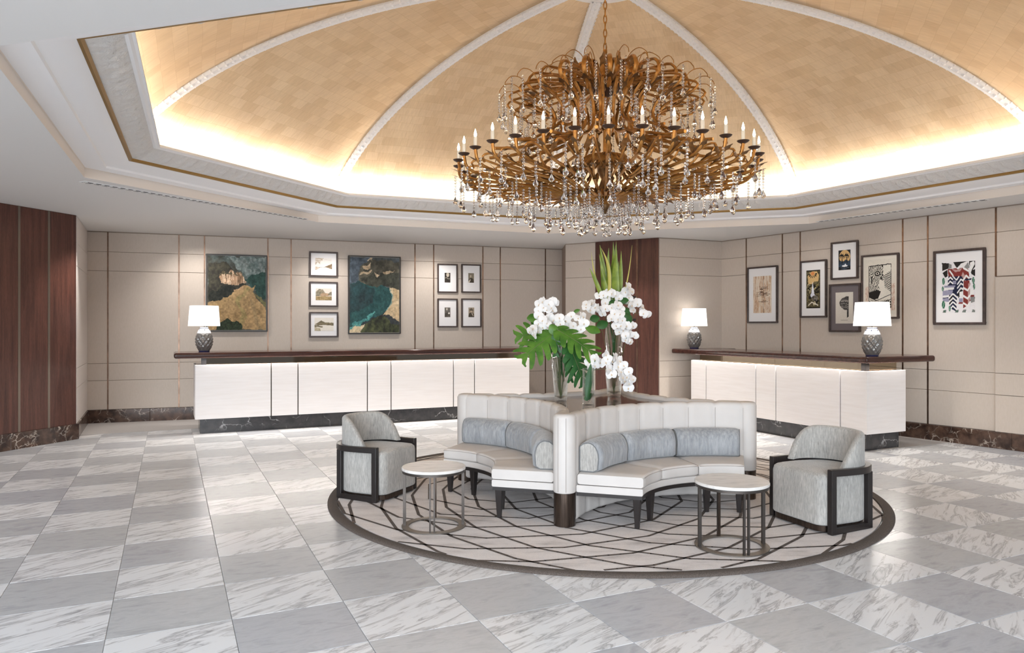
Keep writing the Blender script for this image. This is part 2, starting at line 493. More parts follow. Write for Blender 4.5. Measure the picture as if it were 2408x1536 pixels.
# ------------------------------------------------------------------ walls as view planes
class Wall:
    """x runs left to right as one faces the wall; out points into the room"""
    def __init__(s, O, ang):
        s.O = Vector((O[0], O[1], 0)); s.a = ang
        s.x = Vector((math.cos(ang), math.sin(ang), 0)); s.out = Vector((math.sin(ang), -math.cos(ang), 0))
    def u(s, px):
        k = (px - CX) / F
        return (k * s.O.y - s.O.x) / (s.x.x - k * s.x.y)
    def z(s, px, py):
        p = s.P(s.u(px))
        return EYE - (py - YH) * p.y / F
    def P(s, u, d=0, z=0):
        q = s.O + s.x * u + s.out * d
        return Vector((q.x, q.y, z))
    def M(s, u=0, z=0):
        m = Matrix.Rotation(s.a, 4, 'Z'); m.translation = s.P(u, 0, z); return m
    def slab(s, mb, u0, u1, d0, d1, z0, z1, m=0):
        """box with depth d0..d1 towards the room"""
        mb.box(u0, u1, -d1, -d0, z0, z1, m, s.M())

rad = math.radians
WL = Wall((-.3372 * 13.6856, .9414 * 13.6856), rad(19.711))
WR = Wall((.8330 * 10.4547, .5533 * 10.4547), rad(123.5907 - 180))
WP = Wall((-.9567 * 9.0698, .2909 * 9.0698), rad(73.086))
fa0, fa1, fb1 = (.79, 13.9), (2.38, 12.87), tuple(WR.P(WR.u(1697)))[:2]
WA = Wall(fa0, math.atan2(fa1[1] - fa0[1], fa1[0] - fa0[0]))
WB = Wall(fa1, math.atan2(fb1[1] - fa1[1], fb1[0] - fa1[0]))
PEND = WP.P(WP.u(178))
WEND = WL.P(WL.u(203))
WQ = Wall(tuple(PEND)[:2], math.atan2(WEND.y - PEND.y, WEND.x - PEND.x) - 0.0)   # return face of the left pier
ZSK, ZS1, ZS2, ZL, ZL2 = .2162, 2.5133, 2.83, .9837, .70

def wall_panels(parent, W, edges, zs, mat, t=.012, gap=.006, strips=None, strip_mat=None, sw=.022):
    """separate panels between vertical strips and horizontal joints"""
    for a, b in zip(edges[:-1], edges[1:]):
        for z0, z1 in zip(zs[:-1], zs[1:]):
            mb = MB(); W.slab(mb, a + gap, b - gap, 0, t, z0 + .003, z1 - .003)
            mb.build('panel', mat, parent, bevel=.003, seg=1)
    for u in (strips or []):
        mb = MB(); W.slab(mb, u - sw / 2, u + sw / 2, 0, t + .004, zs[0], zs[-1])
        mb.build('bronze_strip', strip_mat, parent)

def skirting(name, W, u0, u1, label, t=.03, n=None, z1=ZSK):
    e = bpy.data.objects.new(name, None); COL.objects.link(e); tag(e, label, kind='structure')
    n = n or max(1, round((u1 - u0) / .95))
    for i in range(n):
        a = u0 + (u1 - u0) * i / n; b = u0 + (u1 - u0) * (i + 1) / n
        mb = MB(); W.slab(mb, a + .001, b - .001, 0, t, 0, z1); mb.build('slab', M['emperador'], e, bevel=.003, seg=1)
    return e

# left (picture) wall
uL0, uL1 = WL.u(203) - 1.2, WL.u(1323)
mb = MB(); WL.slab(mb, uL0, uL1 + .6, -.15, 0, 0, ZC + .1)
wl = tag(mb.build('wall_left', M['panel_back']), 'beige panelled picture wall with bronze strips behind the long desk', kind='structure')
sx = [254, 421, 481, 630, 684.5, 975.5, 1019.5, 1135, 1176, 1282]
us = [WL.u(x) for x in sx]
wall_panels(wl, WL, [uL0] + us + [uL1], [ZSK, ZL2, ZL, ZS1, ZS2, ZC - .012], M['panel'], strips=us, strip_mat=M['bronze'])
skirting('baseboard_left', WL, WL.u(203), uL1, 'brown veined marble skirting under the beige picture wall')
# right wall
uR0, uR1 = WR.u(1697), WR.u(2343)
mb = MB(); WR.slab(mb, uR0, uR1 + 6, -.15, 0, 0, ZC + .1)
wr = tag(mb.build('wall_right', M['panel_back']), 'beige panelled wall with six framed prints', kind='structure')
us = [WR.u(x) for x in (1756, 1841, 1883, 2124, 2183)]
wall_panels(wr, WR, [uR0] + us + [uR1], [ZSK, ZL2, ZL, ZS1, ZS2, ZC - .012], M['panel'], strips=us, strip_mat=M['bronze'])
zj = WR.z(2343, 652)
u2 = [uR1, uR1 + 1.3, uR1 + 2.6, uR1 + 4.2, uR1 + 6]
wall_panels(wr, WR, u2, [ZSK, ZL2, ZL, zj], M['panel'], t=.05)
wall_panels(wr, WR, u2, [zj + .01, ZS2, ZC - .012], M['panel'], strips=[uR1], strip_mat=M['bronze'])
skirting('baseboard_right', WR, uR0, uR1 + 6, 'brown veined marble skirting under the print wall', t=.055)
# left pier clad in dark wood
mb = MB()
pf = WP.P(WP.u(178) - 7.5)
mb.prism([tuple(pf)[:2], tuple(PEND)[:2], tuple(WEND)[:2], (WEND.x - 1.5, WEND.y + .2), (pf.x - 3, pf.y)], 0, ZC + .1)
wp = tag(mb.build('wall_pier', M['panel_back']), 'angled pier clad in dark red wood at the left edge', kind='structure')
ue = WP.u(178); strips = [WP.u(43), WP.u(113)]
st = strips[1] - strips[0]
more = [strips[0] - st * .9 * (i + 1) for i in range(6)][::-1]
for a, b in zip([more[0] - .9] + more + strips, more + strips + [ue]):
    mb = MB(); WP.slab(mb, a + .004, b - .004, 0, .014, ZSK, ZC - .002); mb.build('wood_panel', M['mahogany'], wp, bevel=.002, seg=1)
for u in more + strips:
    mb = MB(); WP.slab(mb, u - .016, u + .016, 0, .017, ZSK, ZC - .002); mb.build('metal_strip', M['brass_grey'], wp)
skirting('baseboard_pier', WP, ue - 7, ue + .03, 'brown veined marble skirting under the dark wood pier')
lq = (WEND - PEND).length
WQ2 = Wall(tuple(PEND)[:2], WQ.a)
# the return face looks towards +x: its outward side is -out of WQ2 when needed
sgn = 1 if WQ2.out.x > 0 else -1
for z0, z1 in ((ZSK, .72), (.72, 1.0), (1.0, 2.45), (2.45, 2.78), (2.78, ZC - .004)):
    mb = MB(); a, b = (0, .014) if sgn > 0 else (-.014, 0)
    WQ2.slab(mb, 0, lq, a, b, z0 + .002, z1 - .002); mb.build('return_panel', M['offwhite_panel'], wp, bevel=.003, seg=1)
mb = MB(); a, b = (0, .03) if sgn > 0 else (-.03, 0)
WQ2.slab(mb, 0, lq, a, b, 0, ZSK); mb.build('return_slab', M['emperador'], wp)
# far pier between the two picture walls, with the wood door panels
mb = MB()
mb.prism([fa0, fa1, fb1, (fb1[0] + .6, fb1[1] + 2.2), (fa0[0] - .05, fa0[1] + 2.2)], 0, ZC + .1)
wb = tag(mb.build('wall_back', M['panel_back']), 'folded beige and dark wood pier between the two picture walls', kind='structure')
lA = (Vector(fa1) - Vector(fa0)).length; lB = (Vector(fb1) - Vector(fa1)).length
uw = WA.u(1401); um = WA.u(1499)
zsb = [ZSK, ZL2, ZL, ZS1, ZS2, ZC - .012]
wall_panels(wb, WA, [0, uw], zsb, M['panel'])
wall_panels(wb, WB, [0, lB], zsb, M['panel'])
for a, b in ((uw, um), (um, lA)):
    mb = MB(); WA.slab(mb, a + .004, b - .004, 0, .016, 0.02, ZC - .006); d = mb.build('wood_panel', M['mahogany'], wb, bevel=.002, seg=1)
mb = MB(); WA.slab(mb, um - .012, um + .012, 0, .02, .02, ZC - .006); mb.build('bronze_strip', M['bronze'], wb)
for py in (699, 752):
    mb = MB(); zz = WA.z(1489, py); u0 = WA.u(1484); WA.slab(mb, u0, u0 + .1, .016, .03, zz - .02, zz + .02); mb.build('door_sign', M['black'], wb, bevel=.003)
skirting('baseboard_back', WB, 0, lB, 'brown veined marble skirting on the far pier')

# ------------------------------------------------------------------ floor
TH = 0.45258; TS = .6
T0 = Vector((-2.68267, 2.09848))
ei = Vector((math.cos(TH), math.sin(TH))); ej = Vector((math.sin(TH), -math.cos(TH)))
K1 = Vector((-4.86, 10.76)); K2 = Vector((4.36, 9.27))          # front corners of the two desks
DX = Vector((math.cos(rad(25.9)), math.sin(rad(25.9)))); DY = Vector((-DX.y, DX.x))
LB = (Vector((-5.14, 11.33)), DX); RB = (Vector((4.98, 9.58)), DX)
def side(p, line):          # >0: towards the camera
    d = p - line[0]; return d.x * line[1].y - d.y * line[1].x
def clip(poly, fn):
    out = []
    for a, b in zip(poly, poly[1:] + poly[:1]):
        fa, fb = fn(a), fn(b)
        if fa >= 0: out.append(a)
        if (fa >= 0) != (fb >= 0): out.append(a + (b - a) * (fa / (fa - fb)))
    return out
f_left = lambda p: side(p, LB)
f_k = lambda p: -((p - K2).dot(DX))            # left of the right desk front
f_right = lambda p: side(p, RB)
def in_wall(W): return lambda p: (Vector((p.x, p.y, 0)) - W.O).dot(W.out)
f_wr, f_wp, f_wq = in_wall(WR), in_wall(WP), lambda p: sgn * in_wall(WQ2)(p)
f_wa, f_wb = in_wall(WA), in_wall(WB)

mb = MB(); mb.prism([(-14, -4), (14, -4), (14, 20), (-14, 20)], -.12, -.006)
floor = tag(mb.build('floor', M['grout']), 'chequered floor of grey and white veined marble tiles', kind='structure')
g = .0018
def tile_poly(h): return [(-h, -h), (h, -h), (h, h), (-h, h)]
tm = {}
for key, mat in (('w', M['white_tile']), ('g', M['grey_tile'])):
    q = MB(); q.prism(tile_poly(TS / 2 - g), -.02, 0, 0, .0012); tm[key] = q.mesh('tile', mat)
ntile = 0
cands = []
for i in range(-8, 24):
    for j in range(-20, 6):
        c0 = T0 + (ei * i + ej * j) * TS
        poly = [c0, c0 + ei * TS, c0 + (ei + ej) * TS, c0 + ej * TS]
        c = c0 + (ei + ej) * (TS / 2)
        if c.y < 2.9: continue
        px = CX + F * c.x / c.y
        if px < -330 or px > 2740: continue
        if min(f_wa(c), f_wb(c)) < -.1 and c.y > 12: continue
        if f_wr(c) < -.45 or (c.x < -5 and f_wp(c) < -.5) or f_left(c) < -.45 and c.x < 3: continue
        # wholly under the rug: leave out
        if all(math.hypot(p.x - .75, p.y - 7.2) < 2.45 for p in poly): continue
        ok = []
        for p in poly:
            r1 = f_left(p) >= 0 and f_k(p) >= 0 and (p.x > -4 or (f_wp(p) >= 0))
            r2 = f_k(p) <= 0 and f_right(p) >= 0 and f_wr(p) >= 0
            ok.append(r1 or r2)
        key = 'g' if (i + j) % 2 else 'w'
        if all(ok): cands.append((c, key, None))
        else:
            for fs in ((f_left, f_k, f_wp) if c.x < 0 else (f_left, f_k), (lambda p: -f_k(p), f_right, f_wr)):
                pl = list(poly)
                for fn in fs:
                    if pl: pl = clip(pl, fn)
                if len(pl) >= 3:
                    ar = abs(sum(a.x * b.y - a.y * b.x for a, b in zip(pl, pl[1:] + pl[:1]))) / 2
                    if ar > .004: cands.append((c, key, pl))
cands.sort(key=lambda q: q[0].y)
rest = {'w': MB(), 'g': MB()}
for n, (c, key, pl) in enumerate(cands):
    if pl is None:
        if n < 298: link('tile', tm[key], floor, loc=(c.x, c.y, 0), rotz=TH)
        else: rest[key].prism([tuple(c + (ei * a + ej * b) * (TS / 2 - g)) for a, b in ((-1, -1), (-1, 1), (1, 1), (1, -1))], -.02, 0, 0, .0012)
    else:
        pts = []
        cc = sum(pl, Vector((0, 0))) / len(pl)
        for p in pl:
            d = p - c; d = cc + (p - cc) * (1 - g * 1.4 / max(.02, (p - cc).length)) - c
            pts.append((d.x * math.cos(TH) + d.y * math.sin(TH), -d.x * math.sin(TH) + d.y * math.cos(TH)))
        if n < 298:
            q = MB(); q.prism(pts, -.02, 0, 0, .0008)
            q.build('tile', M['white_tile' if key == 'w' else 'grey_tile'], floor, loc=(c.x, c.y, 0)).rotation_euler = (0, 0, TH)
        else:
            rest[key].prism([tuple(cc + (p - cc) * .995) for p in pl], -.02, 0, 0, .0008)
for key, q in rest.items():
    if q.f: tag(q.build('far_tiles', M['white_tile' if key == 'w' else 'grey_tile'], floor), kind='stuff')

mb = MB()
p0 = LB[0] - DX * 2.2; p1 = LB[0] + DX * 6.4
mb.prism([tuple(p0), tuple(p1), tuple(WL.P(uL1 + .1))[:2], tuple(WL.P(WL.u(203) - .2))[:2]], -.006, .003)
tag(mb.build('floor_carpet', M['carpet']), 'grey carpet strip behind the long reception desk', kind='structure')
mb = MB()
e1 = K2 + DX * .55 + DY * .02
mb.prism([tuple(RB[0] - DX * .4), tuple(RB[0] + DX * 1.05), tuple(WR.P(WR.u(2235)))[:2], fb1, fa1, tuple(K2 + DY * 3.5 + DX * .1), tuple(K2 + DY * .4 + DX * .1)], -.006, .003)
tag(mb.build('floor_carpet', M['carpet']), 'grey carpet behind the shorter reception desk', kind='structure')

# ------------------------------------------------------------------ ceiling soffit with octagonal opening
mb = MB()
outer = [(DC[0] + 15 * math.cos(math.atan2(y - DC[1], x - DC[0])), DC[1] + 15 * math.sin(math.atan2(y - DC[1], x - DC[0]))) for x, y in _OCT]
for k in range(8):
    a, b = oct_pt(k, 1, ZC), oct_pt(k + 1, 1, ZC)
    c, d = outer[(k + 1) % 8], outer[k]
    mb.add([a, b, (*c, ZC), (*d, ZC), (a[0], a[1], ZC + .1), (b[0], b[1], ZC + .1), (*c, ZC + .1), (*d, ZC + .1)],
           [(0, 1, 2, 3), (7, 6, 5, 4), (2, 6, 7, 3)])
tag(mb.build('ceiling', M['ceiling']), 'flat pale grey soffit around the gold dome', kind='structure')

def ring_strip(name, prof, mat, label, smooth=30, sub=1):
    mb = MB()
    for (s0, z0), (s1, z1) in zip(prof[:-1], prof[1:]):
        for k in range(8):
            mb.add([oct_pt(k, s0, z0), oct_pt(k + 1, s0, z0), oct_pt(k + 1, s1, z1), oct_pt(k, s1, z1)], [(0, 1, 2, 3)])
    return tag(mb.build(name, mat, smooth=smooth), label, kind='structure')
ring_strip('trim_1', [(1.0, ZC), (1.0, 3.268), (.998, 3.27)], M['cream'], 'cream fascia band on the inner edge of the soffit')
ring_strip('trim_2', [(.999, 3.27), (.966, 3.275), (.966, 3.262), (.958, 3.262), (.956, 3.284), (.948, 3.292), (.935, 3.300), (.922, 3.316), (.913, 3.338)], M['plaster'], 'white stepped cove moulding above the cream fascia')
ring_strip('trim_3', [(.913, 3.336), (.909, 3.336), (.906, 3.352), (.906, 3.364)], M['gilt'], 'thin gilded line under the carved frieze')
# carved frieze: wavy acanthus relief
mb = MB()
NSEG = 210
for k in range(8):
    rows = []
    for i in range(NSEG + 1):
        tt = i / NSEG
        a, b = Vector(oct_pt(k, 1, 0)), Vector(oct_pt(k + 1, 1, 0))
        row = []
        for q in range(8):
            v = q / 7
            s_ = .906 - .041 * v; z_ = 3.364 + .106 * v
            p = DC[0] + (a.lerp(b, tt).x - DC[0]) * s_, DC[1] + (a.lerp(b, tt).y - DC[1]) * s_
            m_ = (a + b) / 2; n_ = Vector((DC[0] - m_.x, DC[1] - m_.y, 0)).normalized()
            amp = .026 * math.sin(tt * PI * 44 + 2.2 * v + .8 * math.sin(tt * 71)) * math.sin(PI * v) + .012 * math.sin(tt * PI * 97 - 6 * v) * math.sin(PI * v)
            if i in (0, NSEG): amp = 0
            row.append((p[0] + n_.x * amp, p[1] + n_.y * amp, z_ - abs(amp) * .5))
        rows.append(row)
    mb.grid(rows)
tag(mb.build('trim_4', M['carved'], smooth=180), 'carved white acanthus frieze below the dome', kind='structure')
ring_strip('trim_5', [(.865, 3.47), (.860, 3.465), (.856, 3.478), (.852, 3.478), (.852, 3.497), (.858, 3.50), (.858, 3.515), (.95, 3.515)], M['plaster'], 'white lip of the cornice that hides the cove lights')

# ------------------------------------------------------------------ dome
TA, TB, TZ = 1.001, 2.701, 5.203
dome = bpy.data.objects.new('ceiling_dome', None); COL.objects.link(dome)
tag(dome, 'gold leaf octagonal dome with white beaded ribs', kind='structure')
def dome_pt(k, t):
    return oct_pt(k, TA * math.sin(t), TZ - TB * (1 - math.cos(t)))
T1 = rad(69.5)
NT_, NU = 40, 10
for k in range(8):
    mb = MB(); uv = []
    rows = []; uvr = []
    vacc = 0; prev = None
    for i in range(NT_ + 1):
        t = rad(1.2) + (T1 - rad(1.2)) * i / NT_
        a, b = Vector(dome_pt(k, t)), Vector(dome_pt(k + 1, t))
        mid = (a + b) / 2
        if prev is not None: vacc += (mid - prev).length
        prev = mid
        L = (b - a).length
        rows.append([a.lerp(b, j / NU) for j in range(NU + 1)])
        uvr.append([(L * (j / NU - .5) + k * 7.3, vacc) for j in range(NU + 1)])
    mb.grid(rows)
    me = bpy.data.meshes.new('vault_panel'); me.from_pydata([tuple(p) for p in mb.v], [], mb.f); me.materials.append(M['dome'])
    flat = [q for r in uvr for q in r]
    ul = me.uv_layers.new(name='UVMap')
    for lp in me.loops: ul.data[lp.index].uv = flat[lp.vertex_index]
    me.polygons.foreach_set('use_smooth', [True] * len(me.polygons))
    bm = bmesh.new(); bm.from_mesh(me)
    for f_ in bm.faces:
        if f_.normal.z > 0: f_.normal_flip()
    bm.to_mesh(me); bm.free()
    link('vault_panel', me, dome)
    # rib: flat plaster band with a row of beads
    rb = MB()
    rdir = Vector(oct_pt(k, 1, 0)) - Vector((*DC, 0)); rl = rdir.length; rdir.normalize(); tdir = Vector((-rdir.y, rdir.x, 0))
    pts = []; nrm = []
    for i in range(61):
        t = rad(5.5) + (T1 + .02 - rad(5.5)) * i / 60
        p = Vector(dome_pt(k, t)); q = Vector(dome_pt(k, t + .01)); d = (q - p).normalized()
        n_ = d.cross(tdir); n_ = n_ if n_.z < 0 else -n_
        pts.append(p); nrm.append(n_)
    W_, D_ = .062, .045
    sec = [(-W_, -.03), (-W_, D_ * .6), (-W_ * .72, D_), (-W_ * .5, D_ * .7), (W_ * .5, D_ * .7), (W_ * .72, D_), (W_, D_ * .6), (W_, -.03)]
    rb.grid([[p + tdir * a + n_ * b for a, b in sec] for p, n_ in zip(pts, nrm)])
    acc = 0
    for i in range(60):
        seg = (pts[i + 1] - pts[i]).length
        while acc < seg:
            f_ = acc / seg; p = pts[i].lerp(pts[i + 1], f_); n_ = nrm[i]
            d = (pts[i + 1] - pts[i]).normalized()
            v = []
            for a, b, h in ((-1, 0, 0), (0, -1, 0), (1, 0, 0), (0, 1, 0), (0, 0, 1)):
                v.append(p + n_ * (D_ * .65 + h * .022) + d * a * .034 + tdir * b * .03)
            rb.add(v, [(0, 1, 4), (1, 2, 4), (2, 3, 4), (3, 0, 4)])
            for sg in (-1, 1):
                v = [p + n_ * D_ * .5 + tdir * sg * (W_ + c) + d * a for a, c in ((-.024, -.004), (.024, -.004), (0, .014))] + [p + n_ * D_ + tdir * sg * (W_ - .006)]
                rb.add(v, [(0, 1, 3), (1, 2, 3), (2, 0, 3)])
            acc += .085
        acc -= seg
    rb.build('rib', M['plaster'], dome, weld=False)
mb = MB()
mb.lathe([(0.001, TZ - .10), (.2, TZ - .095), (.28, TZ - .06), (.34, TZ - .085), (.42, TZ - .05), (.5, TZ - .04), (.52, TZ + .02)], 32, c=(DC[0], DC[1], 0))
mb.build('ceiling_rose', M['plaster'], dome, smooth=40)

# ------------------------------------------------------------------ linear air vents in the soffit
def vent(label, A, B):
    a = Vector((*A, ZC)); b = Vector((*B, ZC)); L = (b - a).length; ang = math.atan2(b.y - a.y, b.x - a.x)
    t = thing('air_vent', label, 'vent', a, ang, 'slot air vents in the soffit')
    m = MB(); m.box(0, L, -.03, -.008, -.009, .0005); m.box(0, L, .008, .03, -.009, .0005); m.build('slot', M['vent_dark'], t)
    m = MB()
    for y in (-.05, .05): m.box(-.01, L + .01, y - .006, y + .006, -.008, .0)
    for x in (-.01, L + .01): m.box(x - .006, x + .006, -.05, .05, -.008, 0)
    m.build('frame', M['ceiling'], t)
    m = MB()
    m.box(0, L, -.008, .008, -.01, -.001)
    n = int(L / .09)
    for i in range(n):
        m.box(i * L / n, i * L / n + .03, -.036, .036, -.0105, -.001)
    m.build('slats', M['ceiling'], t)
def ceil_px(x, y):
    Y = F * (EYE - ZC) / (y - YH); return ((x - CX) / F * Y, Y)
vent('slot air vent in the soffit above the dark wood pier and long desk', ceil_px(196, 427), ceil_px(718, 515))
vent('slot air vent in the soffit above the shorter desk and the prints', ceil_px(1925, 521), ceil_px(2318, 469))

# ------------------------------------------------------------------ reception desks
ZP, ZT, ZW = .215, 1.022, 1.122       # plinth top, panel top, worktop underside
def desk(label, K, L, D, joints, side_first=True):
    """local x along DX.  The front runs along +x (long desk) from the corner K"""
    t = thing('reception_desk', label, 'desk', (K.x, K.y, 0), rad(25.9))
    return t
dk1 = desk('long white panelled reception desk on a black marble plinth', K1, 0, 0, 0)
L1, D1 = 5.515, .72
def frac1(px):      # position along the long front of an image column
    k = (px - CX) / F; return (k * K1.y - K1.x) / (DX.x - k * DX.y)
mb = MB(); mb.box(.03, L1 - .03, .03, D1 - .03, ZP, ZT - .012); mb.build('carcass', M['dark_bronze'], dk1)
je = [0] + [frac1(x) for x in (638, 701, 864, 920, 1066.6, 1116)] + [L1]
for a, b in zip(je[:-1], je[1:]):
    mb = MB(); mb.box(a + .008, b - .008, 0, .028, ZP, ZT); mb.build('panel', M['desk_white'], dk1, bevel=.004)
for x0, x1 in ((0, .028), (L1 - .028, L1)):
    mb = MB(); mb.box(x0, x1, .03, D1, ZP, ZT); mb.build('end_panel', M['desk_white'], dk1, bevel=.004)
npl = 6
for i in range(npl):
    a, b = .07 + (L1 - .14) * i / npl, .07 + (L1 - .14) * (i + 1) / npl
    mb = MB(); mb.box(a + .001, b - .001, .06, .09, 0, ZP); mb.build('plinth_slab', M['marquina'], dk1)
mb = MB(); mb.box(.07, .1, .09, D1 - .05, 0, ZP); mb.build('plinth_slab', M['marquina'], dk1)
mb = MB(); mb.box(L1 - .1, L1 - .07, .09, D1 - .05, 0, ZP); mb.build('plinth_slab', M['marquina'], dk1)
mb = MB(); mb.box(.02, L1 - .02, .028, D1 - .02, ZT - .012, ZT - .002); mb.build('ledge', M['mahogany_top'], dk1)
mb = MB(); mb.box(.16, L1 - .12, .10, D1 - .1, ZT - .002, ZW); mb.build('mirror_band', M['dark_reflection_mirror'], dk1)
mb = MB(); mb.box(.09, .16, .10, .17, ZT - .002, ZW); mb.build('corner_post', M['ebony'], dk1)
# continuous worktop (L-shaped, return at the far end)
def worktop(label, K, pts, name='counter_top'):
    t = thing(name, label, 'counter top', (K.x, K.y, ZW), rad(25.9))
    m = MB(); m.prism(pts, 0, .083); m.build('slab', M['mahogany_top'], t, bevel=.03, seg=4)
    return t
worktop('long polished mahogany counter top running to the flower vases', K1,
        [(-.28, -.03), (L1 + .25, -.03), (L1 + .25, 1.22), (L1 - .45, 1.22), (L1 - .45, D1 + .06), (-.28, D1 + .06)])

dk2 = desk('shorter white reception desk with an angled end in front of the prints', K2, 0, 0, 0)
L2, S2 = 3.49, .736                   # front length along +y, end length along +x
def frac2(px):
    k = (px - CX) / F; return (k * K2.y - K2.x) / (DY.x - k * DY.y)
mb = MB(); mb.box(.03, S2 - .03, .03, L2 - .03, ZP, ZT - .012); mb.build('carcass', M['dark_bronze'], dk2)
je = [0] + [frac2(x) for x in (1975.4, 1824, 1776.8, 1660)] + [L2]
for a, b in zip(je[:-1], je[1:]):
    mb = MB(); mb.box(0, .028, a + (.0 if a == 0 else .010), b - .010, ZP, ZT); mb.build('panel', M['desk_white'], dk2, bevel=.004)
mb = MB(); mb.box(.028, S2, 0, .028, ZP, ZT); mb.build('end_panel', M['desk_white'], dk2, bevel=.004)
mb = MB(); mb.box(.028, S2, L2 - .028, L2, ZP, ZT); mb.build('end_panel', M['desk_white'], dk2, bevel=.004)
for i in range(4):
    a, b = .06 + (L2 - .12) * i / 4, .06 + (L2 - .12) * (i + 1) / 4
    mb = MB(); mb.box(.06, .09, a + .001, b - .001, 0, ZP); mb.build('plinth_slab', M['marquina'], dk2)
mb = MB(); mb.box(.09, S2 - .06, .06, .09, 0, ZP); mb.build('plinth_slab', M['marquina'], dk2)
mb = MB(); mb.box(S2 - .09, S2 - .06, .09, L2 - .06, 0, ZP); mb.build('plinth_slab', M['marquina'], dk2)
mb = MB(); mb.box(.028, S2 - .02, .028, L2 - .02, ZT - .012, ZT - .002); mb.build('ledge', M['mahogany_top'], dk2)
mb = MB(); mb.box(.1, S2 - .05, .17, L2 - .12, ZT - .002, ZW); mb.box(.17, S2 - .05, .1, .17, ZT - .002, ZW); mb.build('mirror_band', M['bronze_mirror'], dk2)
mb = MB(); mb.box(.1, .17, .1, .17, ZT - .002, ZW); mb.build('corner_post', M['ebony'], dk2)
worktop('shorter polished mahogany counter top with a long overhanging end', K2,
        [(-.03, -.03), (1.30, -.03), (1.30, .55), (.80, .55), (.80, L2), (1.02, L2), (1.02, L2 + .5), (-.03, L2 + .5)])
# light strips under both worktops
def strip(K, a, b, off, name='desk_light'):
    p = K + DX * a[0] + DY * a[1]; q = K + DX * b[0] + DY * b[1]
    m_ = (p + q) / 2
    o = Vector((off.x, off.y, 0))
    area_dir(name, (m_.x, m_.y, ZW - .005), Vector((q.x - p.x, q.y - p.y, 0)), o * .25 + Vector((0, 0, -1)), (q - p).length, .02, P_DESK * (q - p).length, (1, .95, .88))
strip(K1, (.1, .0), (L1, .0), -DY)
strip(K2, (.0, .1), (.0, L2), -DX)
strip(K2, (.1, .0), (S2, .0), -DY)

# ------------------------------------------------------------------ table lamps
def lamp(label, x, y):
    t = thing('table_lamp', label, 'lamp', (x, y, ZW + .083), 0, 'table lamps on the reception desks')
    return t
def lamp_parts(t):
    m = MB(); m.lathe([(.001, 0), (.075, 0), (.08, .012), (.078, .018), (.001, .018)], 24); m.build('base', M['blue_glaze'], t, smooth=40)
    # faceted smoked glass body: rows of dimples
    m = MB(); rows = []
    N, RN = 96, 41
    prof = [(.078, .018), (.095, .045), (.112, .09), (.122, .15), (.122, .21), (.113, .255), (.100, .285)]
    def rad_at(z):
        for (r0, z0), (r1, z1) in zip(prof[:-1], prof[1:]):
            if z <= z1 + 1e-9: f_ = (z - z0) / (z1 - z0); return r0 + (r1 - r0) * f_
        return prof[-1][0]
    for i in range(RN):
        z = .018 + (.285 - .018) * i / (RN - 1)
        r = rad_at(z); row = []
        for k in range(N + 1):
            a = 2 * PI * k / N
            d = .010 * math.cos(a * 12) * math.cos(i / (RN - 1) * PI * 6) * math.sin(PI * min(1, max(0, i / (RN - 1))))
            row.append(((r + d) * math.cos(a), (r + d) * math.sin(a), z))
        rows.append(row)
    m.grid(rows); m.build('glass_body', M['smoke_glass'], t, smooth=180)
    m = MB(); m.lathe([(.101, .283), (.098, .30), (.085, .325), (.07, .345), (.058, .352), (.062, .36), (.062, .372), (.05, .378), (.001, .378)], 28)
    s = m.build('porcelain_shoulder', M['porcelain'], t, smooth=50)
    m = MB()
    for k in range(20):
        a = 2 * PI * k / 20
        m.box(-.006, .006, -.0015, .0015, .362, .371, 0, Matrix.Translation((.0625 * math.cos(a), .0625 * math.sin(a), 0)) @ Matrix.Rotation(a + PI / 2, 4, 'Z'))
    for k in range(6):
        a = 2 * PI * k / 6
        m.ball((.079 * math.cos(a), .079 * math.sin(a), .336), .008)
    m.build('blue_pattern', M['blue_glaze'], s)
    m = MB(); m.tube([(0, 0, .37), (0, 0, .66)], .008, 8); m.build('stem', M['dark_bronze'], t, smooth=40)
    m = MB()
    for r0, r1 in ((.228, .205),):
        m.lathe([(r0, .395), (r1, .705)], 40)
        m.f = m.f[:-2]; m.mi = m.mi[:-2]
        m.lathe([(r0 - .004, .395), (r1 - .004, .705)], 40); m.f = m.f[:-2]; m.mi = m.mi[:-2]
    m.build('shade', M['shade'], t, smooth=40)
    m = MB()
    for z, r in ((.70, .204), (.40, .226)):
        for k in range(3):
            a = 2 * PI * k / 3
            m.tube([(0, 0, z), (r * math.cos(a), r * math.sin(a), z)], .002, 5)
    m.build('shade_fitter', M['dark_bronze'], t)
    m = MB(); m.ball((0, 0, .5), .035, 10, 6, sc=(1, 1, 1.3)); m.build('bulb', M['lamp_bulb'], t, smooth=180)
lm1 = K1 + DX * .13 + DY * .42
lm1 = Vector((-4.92, 11.21))
la = lamp('white shaded lamp on the left end of the long desk', lm1.x, lm1.y); lamp_parts(la)
def lamp_copy(label, x, y):
    c = copy_tree(la); c.location = (x, y, ZW + .083); c['label'] = label; return c
p2 = K2 + DX * .35 + DY * 3.83
lamp_copy('white shaded lamp on the far end of the shorter desk beside the pier', p2.x, p2.y)
p3 = K2 + DX * .30 + DY * .165
lamp_copy('white shaded lamp on the near corner of the shorter desk, covering two prints', p3.x, p3.y)

